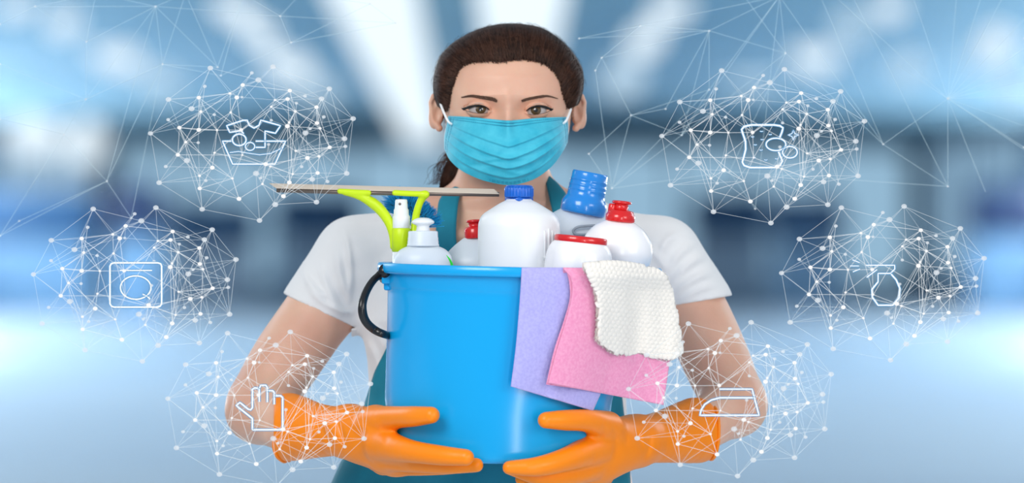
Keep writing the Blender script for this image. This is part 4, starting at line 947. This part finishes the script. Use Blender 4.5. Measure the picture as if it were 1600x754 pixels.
GL = [((395, 222, -.345), 'upper left'), ((212, 442, -.345), 'middle left'), ((422, 636, -.375), 'lower left'), ((1194, 226, -.345), 'upper right'), ((1381, 440, -.345), 'middle right'), ((1142, 621, -.375), 'lower right')]
GT = ['around the washtub icon', 'around the washing machine icon', 'around the hand icon over the elbow', 'around the sponge icon', 'around the spray bottle icon', 'around the iron icon over the elbow']
for gi, (c, nm) in enumerate(GL):
    root = empty('network_globe', W(*c), nm + ' globe of white dots and lines ' + GT[gi], 'globe', 'floating network globes')
    for lst, kind in ((NB, 1), (NO, 0)):
        for n in lst:
            o = bpy.data.objects.new('node', node_mesh(n[3] * .9, kind)); C.objects.link(o); o.parent = root; o.location = wloc(c, n) - W(*c)
    mb = MB()
    for i, j in PB: mb.add(*tube_geo([wloc(c, NB[i]), wloc(c, NB[j])], .00036, 4, cap=False))
    tag(mb.build('link', M['link_bright'], root), kind='stuff')
    mb = MB()
    for i, j in PO: mb.add(*tube_geo([wloc(c, big[i]), wloc(c, big[j])], .00034, 4, cap=False))
    for i, j in PX: mb.add(*tube_geo([wloc(c, NO[i]), wloc(c, NB[j])], .00028, 4, cap=False))
    tag(mb.build('faint_link', M['link_soft'], root), kind='stuff')
# ------------------------------------------------------------------ icons inside the globes
def circ(cx, cy, rx, ry=None, a0=0, a1=360, n=32):
    ry = ry or rx; return [(cx + rx * math.cos(R(a)), cy + ry * math.sin(R(a))) for a in np.linspace(a0, a1, n)]
def icon(name, label, sc, ox, oy, Y, parts):
    allp = [(ox + x / sc, oy + y / sc) for _, P, _ in parts for x, y in P]; cx = sum(p[0] for p in allp) / len(allp); cy = max(p[1] for p in allp)
    root = empty(name, W(cx, cy, Y), label, 'icon')
    for pn, P, wd in parts:
        P = np.array([(ox + x / sc, oy + y / sc) for x, y in P]); closed = np.hypot(*(P[0] - P[-1])) < .5
        # resample for clean corners
        Q_ = [P[0]]
        for a, b in zip(P[:-1], P[1:]):
            k = max(1, int(np.hypot(*(b - a)) / 3)); Q_ += [a + (b - a) * (i + 1) / k for i in range(k)]
        Q_ = np.array(Q_); core = MB(); core.add(*tube_geo([W(x, y, Y) for x, y in Q_], wd * .00052, 8, up=(0, 1, 0), flat=.5)); co_ = core.build(pn, M['icon'], root)
        T = np.gradient(Q_, axis=0); T /= np.hypot(T[:, 0], T[:, 1])[:, None] + 1e-9; N = np.stack([-T[:, 1], T[:, 0]], -1)
        ed = MB()
        for sg in (-1, 1): ed.add(*tube_geo([W(x, y, Y - .0005) for x, y in Q_ + N * sg * wd * .58], .0005, 5))
        ed.build('edge_glow', M['icon_edge'], co_)
IY = -.36
icon('washtub_icon', 'glowing outline icon of a t-shirt in a washtub with bubbles, upper left', 2.9, 240, 90, IY, [
 ('tub', [(352, 378), (312, 378), (358, 482), (550, 482), (598, 378), (462, 378)], 2.6), ('water', [(345, 430), (385, 425), (430, 433), (480, 440), (530, 434), (582, 410)], 1.8),
 ('shirt', [(408, 345), (398, 330), (345, 338), (331, 308), (405, 284), (424, 283), (433, 306), (455, 319), (478, 306), (486, 283), (575, 308), (552, 342), (505, 332), (505, 406), (462, 406)], 2.6),
 ('bubble', circ(388, 372, 31, 26), 2.6), ('bubble', circ(437, 402, 21, 18), 2.2)])
icon('washing_machine_icon', 'glowing outline icon of a washing machine with round door, middle left', 2.693, 0, 290, IY, [
 ('case', [(480, 324), (664, 324), (676, 328), (680, 338), (680, 496), (674, 506), (664, 510), (480, 510), (469, 506), (463, 496), (463, 338), (468, 328), (480, 324)], 3.2),
 ('drawer_line', [(505, 356), (640, 356)], 2.6), ('door', circ(571, 428, 64, 49, n=48), 2.8), ('door_latch', [(600, 456), (618, 464), (632, 477)], 2.8)])
icon('hand_icon', 'glowing outline icon of an open hand over the left elbow', 2.968, 230, 500, -.40, [
 ('palm', [(488, 507), (488, 455), (413, 395), (430, 381), (468, 412), (480, 415), (488, 405), (488, 320), (500, 313), (512, 315), (520, 322), (520, 378)], 3.2),
 ('finger', [(520, 375), (520, 315), (527, 301), (550, 301), (557, 312), (557, 380)], 3.0), ('finger', [(557, 326), (582, 326), (589, 334), (589, 390)], 3.0), ('finger', [(589, 350), (620, 350), (628, 358), (628, 507), (488, 507)], 3.2)])
icon('sponge_icon', 'glowing outline icon of a sponge with bubbles and a sparkle, upper right', 2.791, 1020, 90, IY, [
 ('sponge', [(552, 352), (563, 325), (568, 306), (555, 297), (530, 293), (430, 293), (398, 300), (387, 313), (393, 332), (404, 365), (405, 400), (396, 435), (390, 455), (398, 470), (425, 479), (530, 479), (555, 470), (565, 450), (556, 428), (548, 410)], 3.2),
 ('bubble', circ(537, 378, 43, 27), 2.6), ('bubble', circ(598, 412, 32, 25), 2.6), ('sparkle', [(613, 315), (619, 331), (637, 337), (619, 343), (613, 360), (607, 343), (589, 337), (607, 331), (613, 315)], 1.8)] +
 [('pore', circ(x, y, 7, 3.5, 20, 160, 8), 1.6) for x, y in ((474, 318), (512, 332), (435, 342), (477, 354), (447, 377), (472, 400), (442, 433), (493, 443), (540, 438))])
icon('spray_bottle_icon', 'glowing outline icon of a round spray bottle squirting left, middle right', 2.692, 1080, 290, IY, [
 ('nozzle', [(735, 334), (856, 334), (856, 350), (838, 368), (786, 368), (786, 404)], 2.6), ('flask', [(838, 368), (862, 395), (878, 432), (874, 470), (848, 502), (786, 502), (762, 468), (760, 436), (786, 404)], 3.0),
 ('trigger', [(782, 352), (738, 385)], 2.4), ('spray', [(678, 311), (708, 323)], 2.2), ('spray', [(668, 337), (706, 337)], 2.2), ('spray', [(680, 362), (710, 350)], 2.2)])
icon('iron_icon', 'glowing outline icon of a clothes iron over the right elbow', 2.968, 1000, 500, -.40, [
 ('handle', [(368, 319), (520, 319), (530, 358)], 2.8), ('soleplate', [(530, 358), (552, 440), (278, 440), (284, 415), (300, 390), (330, 370), (370, 359), (530, 359)], 3.0)])
# ------------------------------------------------------------------ large faint webs of lines behind the woman
WN = {'a': (134, 155), 'b': (243, 10), 'c': (254, 100), 'd': (167, 283), 'e': (55, 10), 'f': (0, 38), 'g': (438, 25), 'h': (135, 65), 'i': (455, 66), 'j': (0, 186), 'k': (150, -10), 'l': (0, 368), 'm': (205, 340), 'n': (345, 118),
      'o': (578, 6), 'p': (380, -10), 'q': (290, -10), 'r': (100, 210), 's': (30, 345), 't': (0, 100), 'u': (470, -10), 'v': (618, 36), 'w': (340, 105)}
WL = ['ab', 'ac', 'ar', 'bc', 'bw', 'bd', 'bk', 'be', 'ef', 'ek', 'at', 'aj', 'rl', 'rd', 'cd', 'dm', 'gi', 'gu', 'gp', 'io', 'iv', 'ov', 'bq', 'cq', 'cw', 'pw', 'qw', 'ds', 'ls', 'rj', 'gv', 'ou', 'hb', 'ha', 'he', 'dl', 'cm', 'nc', 'ni', 'np', 'hk', 'ds', 'ca', 'tj', 'bg']
VN = {'a': (1481, 154), 'b': (1218, -6), 'c': (1108, 48), 'd': (1227, 83), 'e': (1380, 225), 'f': (1481, 291), 'g': (986, 180), 'h': (956, 294), 'i': (1065, 211), 'j': (1108, 140), 'k': (1140, 268), 'l': (1000, 40), 'm': (1330, -10), 'n': (1600, 60), 'o': (1600, 230),
      'p': (940, 90), 'q': (920, 240), 'r': (1610, 430), 's': (930, 110), 't': (1180, 326), 'u': (1040, 170), 'v': (905, 60), 'w': (1160, -10), 'x': (1280, -10)}
VL = ['bc', 'bd', 'bi', 'cd', 'cj', 'jg', 'gi', 'gh', 'hk', 'id', 'ae', 'af', 'ef', 'de', 'cl', 'lp', 'pg', 'gq', 'qh', 'ji', 'dk', 'kt', 'kf', 'ci', 'cp', 'be', 'bt', 'bj', 'lb', 'wd', 'xe', 'ps', 'sh', 'vc', 'vl', 'ug', 'uc', 'ao', 'mf', 'hj', 'hi']
FAN = [(1425, -10), (1495, -10), (1535, -10), (1570, -10), (1610, 20), (1610, 70), (1610, 100), (1610, 125), (1610, 150), (1610, 200), (1610, 240), (1540, 300), (1400, 100), (1300, -10)]
wy = .075
for nm, N_, L_2, fan, lab in (('network_web', WN, WL, [], 'large faint web of thin pale lines across the upper left background'), ('network_web', VN, VL, FAN, 'large faint web of thin pale lines fanning across the upper right background')):
    root = empty(nm, W(*N_['c'], wy), lab, 'web')
    mb = MB()
    for l in L_2: mb.add(*tube_geo([W(*N_[l[0]], wy), W(*N_[l[1]], wy)], .00036, 4, cap=False))
    for f in fan: mb.add(*tube_geo([W(*N_['a'], wy), W(*f, wy)], .00036, 4, cap=False))
    tag(mb.build('link', M['web'], root), kind='stuff')
    for k, p in N_.items():
        o = bpy.data.objects.new('node', node_mesh(1.6, 0)); C.objects.link(o); o.parent = root; o.location = W(*p, wy) - W(*N_['c'], wy)
